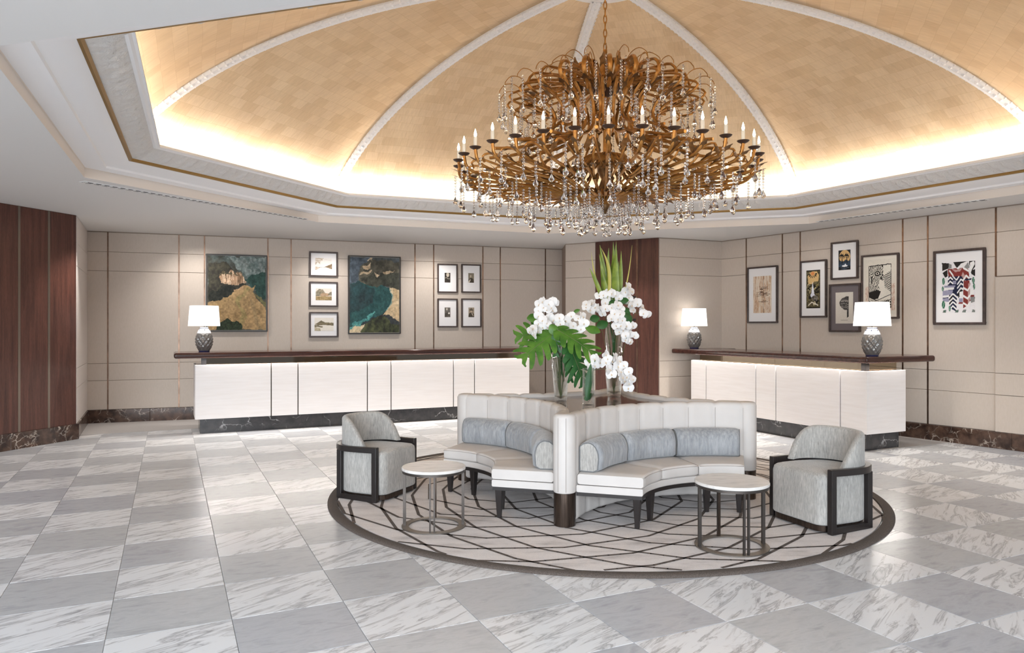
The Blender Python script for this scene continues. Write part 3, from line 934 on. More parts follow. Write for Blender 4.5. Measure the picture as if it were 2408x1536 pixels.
# ------------------------------------------------------------------ pictures
rng = np.random.default_rng(3)
_NG = rng.random((64, 64))
def vnoise(x, y):
    xi = np.floor(x).astype(int); yi = np.floor(y).astype(int); fx = x - xi; fy = y - yi
    fx = fx * fx * (3 - 2 * fx); fy = fy * fy * (3 - 2 * fy)
    g_ = lambda a, b: _NG[a % 64, b % 64]
    return (g_(xi, yi) * (1 - fx) + g_(xi + 1, yi) * fx) * (1 - fy) + (g_(xi, yi + 1) * (1 - fx) + g_(xi + 1, yi + 1) * fx) * fy
def fbm(x, y, o=4):
    s = 0; a = .5
    for i in range(o): s = s + a * vnoise(x * 2 ** i + 13 * i, y * 2 ** i + 7 * i); a /= 2
    return s / (1 - .5 ** o)
def inside(poly, X, Y):
    r = np.zeros(X.shape, bool); n = len(poly)
    for i in range(n):
        x0, y0 = poly[i]; x1, y1 = poly[(i + 1) % n]
        c = ((y0 > Y) != (y1 > Y))
        with np.errstate(divide='ignore', invalid='ignore'):
            xx = (x1 - x0) * (Y - y0) / ((y1 - y0) if y1 != y0 else 1e-9) + x0
        r ^= c & (X < xx)
    return r
def near(line, X, Y, wd):
    r = np.zeros(X.shape, bool)
    for (x0, y0), (x1, y1) in zip(line[:-1], line[1:]):
        dx, dy = x1 - x0, y1 - y0; l2 = dx * dx + dy * dy + 1e-12
        t_ = np.clip(((X - x0) * dx + (Y - y0) * dy) / l2, 0, 1)
        r |= np.hypot(X - x0 - t_ * dx, Y - y0 - t_ * dy) < wd
    return r
class Paint:
    """flat print: coloured cells computed from layered shapes (y runs downwards, 0..1)"""
    brush = .06
    def __init__(s, nx, ny, base, wob=.0, wf=9):
        s.nx, s.ny = nx, ny
        u, v = np.meshgrid((np.arange(nx) + .5) / nx, (np.arange(ny) + .5) / ny)
        s.u, s.v = u, v
        s.X = u + wob * (fbm(u * wf, v * wf) - .5); s.Y = v + wob * (fbm(u * wf + 31, v * wf + 5) - .5)
        s.c = np.ones((ny, nx, 3)) * np.array(hexc(base))
    def put(s, mask, h, amt=1.0, var=0.0, vf=30, h2=None):
        c = np.array(hexc(h)); 
        if h2 is not None:
            k = np.clip((fbm(s.u * vf, s.v * vf) - .3) / .4, 0, 1)[..., None]; c = c * (1 - k) + np.array(hexc(h2)) * k
        else: c = np.ones_like(s.c) * c
        if var: c = c * (1 + var * (fbm(s.u * vf, s.v * vf)[..., None] * 2 - 1))
        s.c = np.where(mask[..., None], s.c * (1 - amt) + c * amt, s.c); return s
    def poly(s, p, h, **k): return s.put(inside(p, s.X, s.Y), h, **k)
    def line(s, p, wd, h, **k): return s.put(near(p, s.X, s.Y, wd), h, **k)
    def disc(s, x, y, rx, ry, h, **k): return s.put(((s.X - x) / rx) ** 2 + ((s.Y - y) / ry) ** 2 < 1, h, **k)
    def obj(s, name, w_, h_, z0, y, parent):
        nx, ny = s.nx, s.ny
        v = [(-w_ / 2 + w_ * i / nx, y, z0 + h_ - h_ * j / ny) for j in range(ny + 1) for i in range(nx + 1)]
        f = [(j * (nx + 1) + i, (j + 1) * (nx + 1) + i, (j + 1) * (nx + 1) + i + 1, j * (nx + 1) + i + 1) for j in range(ny) for i in range(nx)]
        me = bpy.data.meshes.new(name); me.from_pydata(v, [], f); me.materials.append(M['art'])
        at = me.color_attributes.new('Col', 'FLOAT_COLOR', 'CORNER')
        s.c = s.c * (1 + s.brush * (fbm(s.u * 34, s.v * 46, 3) - .5)[..., None] * 2)
        g_ = s.c @ np.array([.3, .59, .11]); s.c = s.c * .82 + g_[..., None] * .18
        c = np.repeat(np.concatenate([np.clip(s.c, 0, 1).reshape(-1, 3), np.ones((nx * ny, 1))], 1), 4, axis=0)
        at.data.foreach_set('color', c.astype(np.float32).ravel())
        me.update()
        return link(name, me, parent)

def picture(label, W, px0, px1, py0, py1, art=None, inner=None, mat='mat_white', frame='frame_dark', fw=.028, canvas=False, name='framed_print', group=None, depth=.035):
    """px/py bounds in the photo give place and size on the wall plane"""
    u0, u1 = W.u(px0), W.u(px1); xm = (px0 + px1) / 2
    um_ = (u0 + u1) / 2; p = W.P(um_)
    xc = CX + F * p.x / p.y
    z1, z0 = EYE - (py0 - YH) * p.y / F, EYE - (py1 - YH) * p.y / F
    w_, h_ = u1 - u0, z1 - z0
    base = W.P(um_, .013, z0)
    t = thing(name, label, 'painting' if canvas else 'picture', base, W.a, group)
    m = MB(); y0, y1 = -depth, 0
    for a, b, c, d in ((-w_ / 2, w_ / 2, 0, fw), (-w_ / 2, w_ / 2, h_ - fw, h_), (-w_ / 2, -w_ / 2 + fw, fw, h_ - fw), (w_ / 2 - fw, w_ / 2, fw, h_ - fw)):
        m.box(a, b, y0, y1, c, d)
    m.build('frame', M[frame], t, bevel=.003, seg=1)
    if canvas:
        m = MB(); m.box(-w_ / 2 + fw, w_ / 2 - fw, -depth * .75, 0, fw, h_ - fw); m.build('canvas', M['mat_cream'], t)
        art.obj('painted_surface', w_ - 2 * fw - .006, h_ - 2 * fw - .006, fw + .003, -depth * .75 - .001, t)
    else:
        m = MB(); m.box(-w_ / 2 + fw, w_ / 2 - fw, -depth * .45, 0, fw, h_ - fw); m.build('mat', M[mat], t)
        l, r, tp, bt = inner
        iw = (w_ - 2 * fw); ih = (h_ - 2 * fw)
        aw, ah = iw * (r - l), ih * (bt - tp)
        o = art.obj('print', aw, ah, fw + ih * (1 - bt), -depth * .45 - .0015, t)
        o.location.x = -iw / 2 + iw * (l + r) / 2
    return t

# two large landscapes
A = Paint(120, 150, '#4e4c40', .09, 12); A.brush = .5
A.put(A.v < .5, '#46463c', h2='#5d6a66', vf=9)
A.poly([(.3, 0), (1, 0), (1, .36), (.72, .3), (.5, .15)], '#5f726f', h2='#8f9c98', vf=26)
A.poly([(.62, .3), (1, .2), (1, .58), (.9, .55), (.8, .44)], '#24463f', h2='#33584e', vf=14)
A.poly([(0, .1), (.3, .06), (.45, .22), (.6, .3), (.7, .42), (.5, .5), (0, .6)], '#2f2c24', h2='#4c4836', vf=22)
cl = inside([(.2, .27), (.27, .2), (.33, .23), (.4, .19), (.48, .22), (.56, .2), (.62, .27), (.66, .34), (.6, .38), (.5, .37), (.4, .4), (.3, .37), (.22, .36)], A.X, A.Y)
A.put(cl, '#b48c66'); A.put(cl & (fbm(A.u * 46, A.v * 7) > .52), '#dcb892'); A.put(cl & (fbm(A.u * 52 + 7, A.v * 9) > .6), '#8c6a48')
A.put(cl & (A.v < .27) & (fbm(A.u * 30, A.v * 30) > .5), '#5c5236')
A.poly([(.0, .62), (.25, .55), (.45, .48), (.62, .4), (.82, .4), (.78, .48), (.86, .58), (1, .72), (1, 1), (0, 1)], '#9c7c48', h2='#b8935a', vf=8)
A.poly([(.76, .46), (.9, .6), (1, .72), (1, .62), (.86, .52)], '#7d7a40', amt=.7)
A.line([(.5, 1), (.62, .8), (.5, .62), (.7, .45)], .03, '#8e8a46', amt=.45)
A.line([(.9, 1), (.8, .8), (.75, .6)], .025, '#8f7a50', amt=.5)
A.disc(.3, .47, .13, .07, '#1d201a', h2='#2c2e24'); A.disc(.12, .54, .13, .065, '#20231d', h2='#2f3126')
A.disc(.36, .98, .22, .12, '#1f2a18', h2='#33422a', vf=40)
A.line([(.45, .47), (.62, .43)], .012, '#c89c6a')
picture('large painting of a sandy track beside a dark cliff and green sea', WL, 485, 629, 599.5, 780, A, canvas=True, frame='frame_black', fw=.022, name='landscape_painting', depth=.045)

B = Paint(106, 158, '#3a3e40', .07, 11); B.brush = .45
B.put(B.v < .4, '#4a4f4e', h2='#5a646a', vf=8)
B.poly([(0, 0), (.4, 0), (.2, .2), (.15, .4), (0, .4)], '#5c6a78', h2='#3f4a54', vf=14)
B.poly([(.22, .1), (.4, .03), (1, .05), (1, .5), (.75, .37), (.5, .38), (.2, .34), (.18, .22)], '#4b483c', h2='#6b6654', vf=12)
B.poly([(.2, .3), (.5, .2), (1, .2), (1, .42), (.7, .37), (.45, .38)], '#3a3a32', h2='#555748', vf=16)
for q in ([(.25, .12), (.42, .08), (.4, .14), (.28, .16)], [(.34, .03), (.44, .01), (.42, .04)], [(.22, .2), (.45, .17), (.42, .21), (.28, .22), (.2, .25)], [(.5, .2), (.6, .22), (.56, .26)], [(.66, .18), (.9, .17), (.82, .2), (.68, .21)]):
    B.poly(q, '#d8c09a', h2='#c0a47c', vf=20)
B.poly([(0, .36), (.2, .33), (.5, .38), (.7, .37), (.83, .42), (.86, .52), (.82, .62), (.72, .72), (.5, .8), (.25, .87), (0, .92)], '#1f4a4c', h2='#2a5c5a', vf=9)
B.poly([(0, .36), (.2, .34), (.5, .42), (.45, .6), (.2, .72), (0, .75)], '#2b3438', h2='#26444a', amt=.75, vf=9)
B.line([(.05, .9), (.25, .84), (.45, .78)], .018, '#3f9490', amt=.8); B.line([(.35, .79), (.5, .74)], .012, '#52aaa2', amt=.8); B.line([(.0, .95), (.2, .89)], .02, '#4fa49c', amt=.8)
B.poly([(.8, .4), (1, .42), (1, .86), (.9, .82), (.78, .77), (.66, .77), (.74, .7), (.84, .6), (.87, .5)], '#c0a273', h2='#d9c094', vf=12)
B.poly([(0, .96), (.2, .9), (.3, .88), (.2, 1), (0, 1)], '#d8c296')
B.poly([(.2, 1), (.32, .88), (.46, .83), (.6, .77), (.74, .8), (.84, .88), (1, .9), (1, 1)], '#2a2e22', h2='#5a6038', vf=13)
B.line([(.83, .42), (.87, .52), (.83, .62), (.74, .7)], .008, '#6fa8a0', amt=.7)
picture('tall painting of a dark teal bay curving round a pale beach', WL, 818, 941, 603, 785.5, B, canvas=True, frame='frame_black', fw=.022, name='landscape_painting', depth=.045)

# three small sepia landscapes
s1 = Paint(56, 42, '#efe9e2', .03, 10)
s1.poly([(0, 0), (.5, 0), (.42, .2), (.3, .3), (.28, .5), (.15, .35), (0, .6)], '#b49a78', h2='#efe6da', vf=26)
s1.poly([(.55, .72), (.75, .6), (1, .45), (1, .9), (.75, .78)], '#a8845a', h2='#7c6444', vf=20)
s1.line([(0, .75), (.6, .74), (1, .72)], .012, '#9c9080'); s1.poly([(0, .7), (.3, .76), (.1, .95), (0, .95)], '#b08c64', h2='#e8d8c4', vf=24)
s1.line([(.5, .12), (.95, .16)], .01, '#b8aea0', amt=.6)
s2 = Paint(56, 42, '#e4d8c8', .04, 10)
s2.poly([(0, .3), (.2, .05), (.45, .1), (.55, .3), (.7, .5), (1, .25), (1, .6), (0, .65)], '#6c6650', h2='#a89a80', vf=16)
s2.poly([(.25, .55), (.45, .35), (.75, .42), (.9, .6), (.4, .7)], '#c8a078', h2='#8a7452', vf=18); s2.put(s2.Y > .66, '#b89a60', h2='#8c7444', vf=16)
s3 = Paint(60, 42, '#eae2d4', .03, 10)
s3.poly([(0, .5), (.15, .4), (.35, .2), (.55, .35), (1, .38), (1, .6), (.5, .55), (.2, .58)], '#8a7c5c', h2='#6c6248', vf=20)
s3.poly([(0, .55), (.2, .58), (.45, .66), (.4, .75), (.15, .68), (0, .72)], '#6a6044', h2='#8c8060'); s3.poly([(0, .7), (.3, .8), (.32, 1), (0, 1)], '#9c8c60', h2='#d8ccac', vf=24)
gs = 'small framed sepia landscapes'
picture('small sepia lake view, topmost of the three stacked landscapes', WL, 727, 794, 592.5, 651.5, s1, (.17, .83, .22, .78), name='framed_print', group=gs)
picture('small sepia view of trees, middle of the three stacked landscapes', WL, 727, 794, 663, 722, s2, (.19, .82, .23, .77), group=gs)
picture('small sepia mountain view, lowest of the three stacked landscapes', WL, 727, 795, 734, 793.5, s3, (.14, .88, .19, .78), group=gs)

# four small portrait photographs
def portrait(bg, face, body, fx, fy, fr, extra=None):
    q = Paint(24, 36, bg, .03, 9)
    q.poly([(0, 1), (.1, .62), (.4, .5), (.7, .52), (.95, .7), (1, 1)], body, h2='#4a4238', vf=14)
    q.disc(fx, fy, fr * 1.35, fr * 1.15, '#8a7c6a' if extra != 'hood' else '#b8ad9c'); q.disc(fx, fy + .03, fr * .8, fr * .85, face)
    if extra == 'scarf': q.poly([(.0, .9), (.35, .6), (.4, .75), (.2, 1), (0, 1)], '#d4c6b0')
    if extra == 'hood': q.line([(.1, .52), (.45, .5), (.5, .6), (.9, .62)], .03, '#b0a594')
    if extra == 'two': q.disc(.75, .6, .16, .1, '#e0d8cc'); q.put(q.Y > .82, '#6e655a', h2='#3c352e', vf=14)
    if extra == 'hat': q.poly([(.15, .2), (.5, .05), (.85, .25), (.8, .33), (.2, .33)], '#6a5c4a'); q.line([(.6, .6), (.8, .85)], .05, '#d8c8b0')
    return q
gp = 'small framed portrait photographs'
ii = (.33, .66, .29, .66)
picture('small dark portrait of a hooded figure, upper left of the four portraits', WL, 1028, 1075, 621, 689, portrait('#3a332b', '#d2c4ae', '#332c26', .55, .2, .2, 'hood'), ii, group=gp, fw=.026)
picture('small portrait of a seated figure, upper right of the four portraits', WL, 1084, 1130, 622, 689, portrait('#8c8068', '#c8b89c', '#4a4032', .42, .3, .17, 'scarf'), ii, group=gp, fw=.026)
picture('small portrait showing two pale shapes, lower left of the four portraits', WL, 1028, 1075, 702.5, 770, portrait('#6c665e', '#cfc8bc', '#4c463e', .4, .15, .14, 'two'), ii, group=gp, fw=.026)
picture('small portrait of a figure in a hat, lower right of the four portraits', WL, 1084, 1131, 702.5, 770, portrait('#a89880', '#c4ae90', '#4e4436', .48, .33, .2, 'hat'), ii, group=gp, fw=.026)

# six prints on the right wall
gr = 'framed prints on the right wall'
q = Paint(44, 90, '#e6d4bc', .02, 12)
q.put(fbm(q.u * 26, q.v * 4) > .56, '#cfa478', amt=.75); q.put(fbm(q.u * 34 + 9, q.v * 3) > .66, '#b87c4c', amt=.6)
for i in range(34):
    y_ = R.uniform(.28, .72); x_ = .55; l_ = R.uniform(.12, .42) * (1 - abs(y_ - .5)); sg = R.choice((-1, 1))
    q.line([(x_, y_), (x_ + sg * l_ * .5, y_ + R.uniform(-.015, .02)), (x_ + sg * l_, y_ + R.uniform(-.03, .03))], .006, '#5a3a28', amt=.8)
q.line([(.55, 0), (.56, .3), (.54, .6), (.57, 1)], .016, '#7a4c30', amt=.75)
q.line([(.1, 1), (.12, .0)], .02, '#c08a5c', amt=.5)
picture('framed pale orange print of a bark-like pattern, first print from the pier', WR, 1760.5, 1831.5, 627, 760, q, (.17, .83, .15, .84), group=gr)

q = Paint(56, 120, '#4a4128', .02, 12)
q.put(fbm(q.u * 22, q.v * 44) > .54, '#8a7c50', amt=.7)
q.poly([(.1, .16), (.25, .06), (.5, .03), (.78, .05), (.92, .14), (.85, .3), (.6, .3), (.42, .36), (.15, .36)], '#e2b86c')
q.disc(.46, .09, .13, .045, '#e88a2c')
for i in range(7):
    a = PI * (.05 + .15 * i); q.line([(.46 + .2 * math.cos(a), .09 + .07 * math.sin(a)), (.46 + .3 * math.cos(a), .09 + .11 * math.sin(a))], .02, '#3a3020')
for i in range(30):
    x_, y_ = R.uniform(.08, .92), R.uniform(.36, .9); q.line([(x_, y_), (x_ + R.uniform(-.18, .18), y_ + R.uniform(-.05, .05)), (x_ + R.uniform(-.2, .2), y_ + R.uniform(.02, .08))], R.uniform(.012, .028), R.choice(('#1f1c14', '#1f1c14', '#c8b888', '#8a7c3c')))
q.poly([(.46, .3), (.58, .6), (.36, .62)], '#e8ebf4'); q.disc(.46, .66, .16, .06, '#dfe2ee'); q.disc(.62, .74, .22, .08, '#2a2622', h2='#9a9184', vf=24)
q.line([(.15, .92), (.4, .84), (.85, .92)], .016, '#e6dcc8'); q.poly([(0, .94), (1, .94), (1, 1), (0, 1)], '#6a5c34', h2='#3c341e', vf=30)
for a, b in (((0, 0), (1, 0)), ((0, 1), (1, 1)), ((0, 0), (0, 1)), ((1, 0), (1, 1))): q.line([a, b], .03, '#2c271a')
picture('tall framed print with an orange sun over tangled forms', WR, 1884.5, 1947, 612.5, 747, q, (.2, .79, .15, .86), group=gr)

q = Paint(52, 82, '#1d2126', .012, 12)
q.disc(.52, .34, .46, .34, '#e2b468'); q.put(q.Y > .56, '#1d2126'); q.poly([(0, .62), (.2, .52), (.35, .62), (.6, .48), (.85, .56), (1, .54), (1, .8), (0, .84)], '#3a5068', h2='#22303c', vf=12)
for x_, y_ in ((.28, .27), (.68, .27)):
    q.line([(x_, y_), (x_ + .04, .66)], .03, '#15161a')
    for dx, dy in ((-.2, .02), (-.16, .12), (-.05, -.1), (.1, -.06), (.18, .06), (.14, .14), (-.1, -.04)): q.line([(x_, y_), (x_ + dx * .6, y_ + dy * .3 - .02), (x_ + dx, y_ + dy)], .024, '#15161a')
q.disc(.52, .8, .24, .05, '#e8ecf2'); q.poly([(.55, .68), (.63, .72), (.62, .8), (.5, .8)], '#f0f2f6')
q.line([(.2, .88), (.5, .92), (.85, .88)], .014, '#5a6c80'); q.line([(.25, .96), (.7, .96)], .01, '#48586a')
picture('small framed print of two dark palms before a yellow sun', WR, 1957, 2021, 568, 657, q, (.25, .75, .2, .78), group=gr)

q = Paint(40, 60, '#dcd4c6', .01, 12)
q.poly([(.22, .32), (.35, .2), (.58, .14), (.76, .14), (.76, .78), (.64, .82), (.66, .56), (.52, .57), (.36, .5), (.25, .42)], '#3a3634', h2='#565250', vf=12)
for y_ in (.27, .3, .38, .45, .5): q.line([(.3, y_), (.5, y_ - .02), (.72, y_ + .01)], .007, '#cfc6ba', amt=.8)
q.line([(.3, .89), (.7, .89)], .004, '#a89e90')
picture('framed print of a black axe-like block on cream paper in a grey mat', WR, 1953, 2026.5, 667.5, 781, q, (.17, .80, .15, .85), mat='mat_grey', group=gr)

q = Paint(114, 198, '#ded6c6', .014, 12)
q.poly([(.02, .5), (.98, .45), (.98, .94), (.02, .94)], '#c8a28c', h2='#e2d2c0', vf=40)
q.poly([(.14, .12), (.86, .1), (.86, .8), (.14, .82)], '#e2dccc')
q.put(inside([(.14, .12), (.6, .11), (.62, .4), (.5, .5), (.45, .62), (.14, .7)], q.X, q.Y) & (np.sin(q.u * 150 + 30 * fbm(q.u * 6, q.v * 6) + q.v * 50) > .05), '#2c2824')
q.put(inside([(.62, .3), (.86, .22), (.86, .6), (.66, .52)], q.X, q.Y) & (np.sin(q.v * 190 - q.u * 70 + 8 * fbm(q.u * 6, q.v * 6)) > .0), '#2c2824')
q.put(inside([(.14, .6), (.4, .56), (.56, .6), (.5, .72), (.14, .74)], q.X, q.Y), '#26221e')
q.poly([(.5, .36), (.62, .42), (.66, .6), (.54, .74), (.44, .72), (.56, .56), (.46, .5)], '#e6dfd0')
q.disc(.42, .26, .09, .045, '#1f1b18'); q.disc(.42, .26, .06, .025, '#d8cfc0'); q.disc(.42, .26, .03, .016, '#1f1b18')
q.line([(.14, .72), (.35, .79), (.65, .77), (.86, .68)], .035, '#e4dccb'); q.line([(.14, .765), (.4, .82), (.86, .74)], .006, '#26221e'); q.line([(.14, .69), (.4, .755), (.86, .65)], .006, '#26221e')
for i in range(12):
    x_ = .2 + .05 * i; yy = .725 + .05 * math.sin((x_ - .1) * PI / .8); q.line([(x_, yy - .012), (x_ + .02, yy + .014)], .008, '#3a342e')
q.put(inside([(.14, .8), (.86, .76), (.86, .88), (.14, .88)], q.X, q.Y) & (np.sin(q.u * 100) * np.sin(q.v * 130) > -.1), '#2c2824')
for a, b in (((.14, .12), (.86, .1)), ((.14, .12), (.14, .88)), ((.86, .1), (.86, .88)), ((.14, .88), (.86, .88))): q.line([a, b], .008, '#26221e')
picture('large framed black and cream woodcut partly behind the lamp shade', WR, 2028.5, 2117, 598, 750, q, (.05, .95, .05, .95), mat='mat_cream', group=gr)

q = Paint(80, 130, '#ece8ea', .006, 12)
Kc, Rd, Nv, Lv, Gn, Gr, Pk, Wh = '#26221f', '#8c2c24', '#1e2444', '#9a98b4', '#1c6a4a', '#8c8c8a', '#c49a94', '#f0eeec'
for p in ([(0, 0), (.24, .02), (.2, .12), (.02, .16)], [(.02, .2), (.18, .14), (.17, .28), (.1, .3)], [(.35, .0), (.8, .0), (.62, .05), (.45, .12)], [(.82, 0), (1, 0), (1, .12), (.9, .2), (.84, .1)], [(.86, .2), (1, .16), (1, .3), (.9, .26)]): q.poly(p, Kc)
q.poly([(.22, .02), (.3, .05), (.3, .12), (.2, .13)], Gr); q.poly([(.66, .12), (.8, .02), (.84, .13), (.74, .15)], Gr)
q.poly([(.18, .13), (.62, .12), (.8, .15), (.84, .35), (.62, .36), (.2, .28)], Rd); q.poly([(.3, .13), (.46, .16), (.62, .12), (.56, .19), (.4, .2)], Pk); q.poly([(.64, .2), (.72, .3), (.64, .36), (.6, .28)], Pk)
q.poly([(.2, .28), (.62, .29), (.66, .36), (.64, .58), (.46, .7), (.44, .98), (.22, .9), (.22, .62), (.18, .45)], Nv)
q.poly([(.48, .58), (.6, .5), (.64, .6), (.5, .72)], Kc); q.poly([(.22, .64), (.34, .6), (.32, .8), (.22, .86)], Kc)
q.poly([(.66, .38), (.84, .38), (.86, .84), (.74, .88), (.65, .92)], Rd); q.poly([(.8, .44), (.86, .42), (.84, .8), (.78, .86)], Pk)
q.poly([(.64, .34), (.9, .34), (.88, .37), (.66, .38)], Nv)
for p in ([(.08, .46), (.42, .46), (.4, .5), (.08, .5)], [(.02, .56), (.34, .55), (.32, .64), (.03, .66)], [(.02, .71), (.22, .7), (.22, .79), (.04, .77)], [(.34, .37), (.44, .37), (.43, .44), (.33, .44)], [(.52, .72), (.64, .72), (.64, .8), (.52, .8)]): q.poly(p, Lv, var=.12, vf=50)
q.poly([(.08, .5), (.38, .5), (.38, .54), (.06, .55)], Wh); q.poly([(.02, .67), (.2, .67), (.2, .695), (.02, .7)], Wh); q.poly([(.02, .7), (.22, .695), (.22, .71), (.02, .715)], Nv)
q.poly([(.86, .55), (.96, .55), (.96, .65), (.86, .65)], Wh); q.poly([(.86, .66), (.98, .66), (.98, .7), (.86, .7)], Rd); q.poly([(.86, .7), (1, .7), (.98, .8), (.86, .82)], Gr); q.poly([(.52, .8), (.66, .8), (.66, .83), (.5, .83)], Rd)
q.poly([(.54, .6), (.64, .58), (.64, .67), (.54, .68)], Wh)
for y_ in (.34, .42): q.line([(.2, y_), (.26, y_ - .04), (.33, y_)], .016, Wh)
for y_ in (.66, .74, .82, .9): q.line([(.22, y_ + .05), (.34, y_ - .03), (.46, y_ + .04)], .016, Wh)
for y_ in (.38, .46, .55): q.line([(.48, y_ + .06), (.58, y_ - .03), (.65, y_)], .016, Wh)
for y_ in (.52, .68, .82): q.line([(.66, y_), (.78, y_ + .05), (.86, y_ - .02)], .02, Wh)
q.line([(.66, .36), (.74, .28), (.82, .33)], .02, Wh); q.line([(.34, .28), (.45, .36), (.52, .29)], .014, Wh); q.line([(.66, .13), (.8, .19)], .02, Wh); q.line([(.24, .17), (.34, .26)], .018, Wh)
for cx_, cy_, rx, ry in ((.05, .37, .045, .07), (.03, .52, .03, .05), (.05, .84, .05, .08), (.24, .92, .03, .06), (.95, .38, .035, .07), (.97, .5, .03, .06)): q.disc(cx_, cy_, rx, ry, Gn); q.line([(cx_ - rx * .4, cy_ + ry * .7), (cx_ + rx * .5, cy_ - ry * .7)], .008, '#9cc4ae')
for x_ in (.02, .4, .62, .9): q.poly([(x_, 1), (x_ + .03, .95), (x_ + .12, .95), (x_ + .1, 1)], '#3c6a54', h2=Gr, vf=30)
q.poly([(.85, .03), (.97, .0), (.99, .06), (.9, .18), (.86, .25)], Wh); q.poly([(.45, .13), (.58, .04), (.78, .0), (.68, .06), (.5, .15)], Wh)
picture('large framed print of red and navy zigzag blocks, nearest print to the camera', WR, 2198, 2320.5, 587, 764, q, (.13, .84, .14, .86), group=gr, fw=.034)

# ------------------------------------------------------------------ rug
RC, RR = (.75, 7.2), 2.6
rug = thing('round_rug', 'round grey rug with a dark border and interlaced dark lines under the banquette', 'rug', (RC[0], RC[1], 0))
m = MB(); m.lathe([(RR - .10, .0), (RR - .10, .014)], 120); m.build('pile', M['rug'], rug)
m = MB(); pr = [(RR - .085, .0), (RR - .085, .017), (RR - .05, .02), (RR - .015, .018), (RR, .008), (RR, 0)]
N = 160; rows = []
for k in range(N + 1):
    a = 2 * PI * k / N; rows.append([(r * math.cos(a), r * math.sin(a), z) for r, z in pr])
m.grid(rows); m.build('border', M['rug_border'], rug, smooth=60)
m = MB(); hw = .013
SO = (.726, 7.12)
def in_arc(p):  # leave the hidden middle of the banquette free
    return math.hypot(p[0] + RC[0] - SO[0], p[1] + RC[1] - SO[1]) < .5
for sgn_ in (-1, 1):
    cx_ = .92 * sgn_ + .02; cy_ = -.12
    for kk in range(2, 15):
        r_ = .275 * kk; ns = max(8, int(2 * PI * r_ / .7)); ph = .35 * kk * sgn_
        V = []
        for i in range(ns): V.append(Vector((cx_ + r_ * math.cos(ph + 2 * PI * i / ns), cy_ + r_ * math.sin(ph + 2 * PI * i / ns))))
        for a, b in zip(V, V[1:] + V[:1]):
            ns2 = 8
            d = (b - a).normalized(); n_ = Vector((-d.y, d.x)) * hw
            for s_ in range(ns2):
                p, q_ = a.lerp(b, s_ / ns2), a.lerp(b, (s_ + 1) / ns2)
                if max(p.length, q_.length) > RR - .08: continue
                e = d * .004
                m.add([(*(p - n_ - e), .0155), (*(q_ - n_ + e), .0155), (*(q_ + n_ + e), .0155), (*(p + n_ - e), .0155)], [(0, 1, 2, 3)])
tag(m.build('line_pattern', M['rug_line'], rug, weld=False), kind='stuff')
ZR = .0165

# ------------------------------------------------------------------ banquette island
ba = rad(-17)
BR = 1.38                              # distance of the corner posts from the middle
isl = thing('banquette', 'four-sided white leather banquette island with a dark marble top', 'sofa', (SO[0], SO[1], ZR))
HA = PI / 4                            # each back is a quarter circle that ends flush with a corner post
AR = BR - .086
ADIST = (BR + .086) * math.cos(PI / 4) + AR * math.cos(HA)
ZB = .885
def arc_c(k):
    a = ba - PI / 4 + PI / 2 * k          # k=0: front right, 1: back right, 2: back left, 3: front left
    return Vector((ADIST * math.cos(a), ADIST * math.sin(a))), a + PI
def arc_pt(k, r, th, z):
    c, a = arc_c(k); return Vector((c.x + r * math.cos(a + th), c.y + r * math.sin(a + th), z))
def arc_solid(m, k, prof, t0, t1, n=24):
    """prof: closed (r, z) section swept around the arc"""
    rows = []
    for i in range(n + 1):
        th = t0 + (t1 - t0) * i / n
        rows.append([arc_pt(k, r, th, z) for r, z in prof] + [arc_pt(k, prof[0][0], th, prof[0][1])])
    m.grid(rows)
    for th, rev in ((t0, 0), (t1, 1)):
        v = [arc_pt(k, r, th, z) for r, z in prof]; f = list(range(len(v)))
        m.add(v, [tuple(f if rev else f[::-1])])
BT = .085
def rnd_sec(r0, r1, z0, z1, c, n=4, cb=None):
    """rounded rectangle section"""
    cb = c if cb is None else cb
    out = []
    for (x, y, a0, cc) in ((r1 - c, z1 - c, 0, c), (r0 + c, z1 - c, 90, c), (r0 + cb, z0 + cb, 180, cb), (r1 - cb, z0 + cb, 270, cb)):
        for i in range(n + 1):
            a = rad(a0 + 90 * i / n); out.append((x + cc * math.cos(a), y + cc * math.sin(a)))
    return out
tmax = HA - .02
for k in range(4):
    # upholstered back with vertical channels
    m = MB(); nch = 8
    for c_ in range(nch):
        a0 = -tmax + 2 * tmax * c_ / nch; a1 = -tmax + 2 * tmax * (c_ + 1) / nch
        rows = []
        for i in range(9):
            f_ = i / 8; th = a0 + (a1 - a0) * f_
            puff = .012 * (1 - (2 * f_ - 1) ** 6)
            sec = rnd_sec(AR - puff, AR + BT, .03, ZB - .012 + puff, .035)
            rows.append([arc_pt(k, r, th, z) for r, z in sec] + [arc_pt(k, sec[0][0], th, sec[0][1])])
        m.grid(rows)
    bk = m.build('backrest', M['leather'], isl, smooth=60)
    m = MB()
    for c_ in range(nch + 1):
        th = -tmax + 2 * tmax * c_ / nch
        m.tube([arc_pt(k, AR + .001, th, .45), arc_pt(k, AR + .001, th, ZB - .05)], .0035, 5)
    m.build('channel_seam', M['leather_seam'], bk)
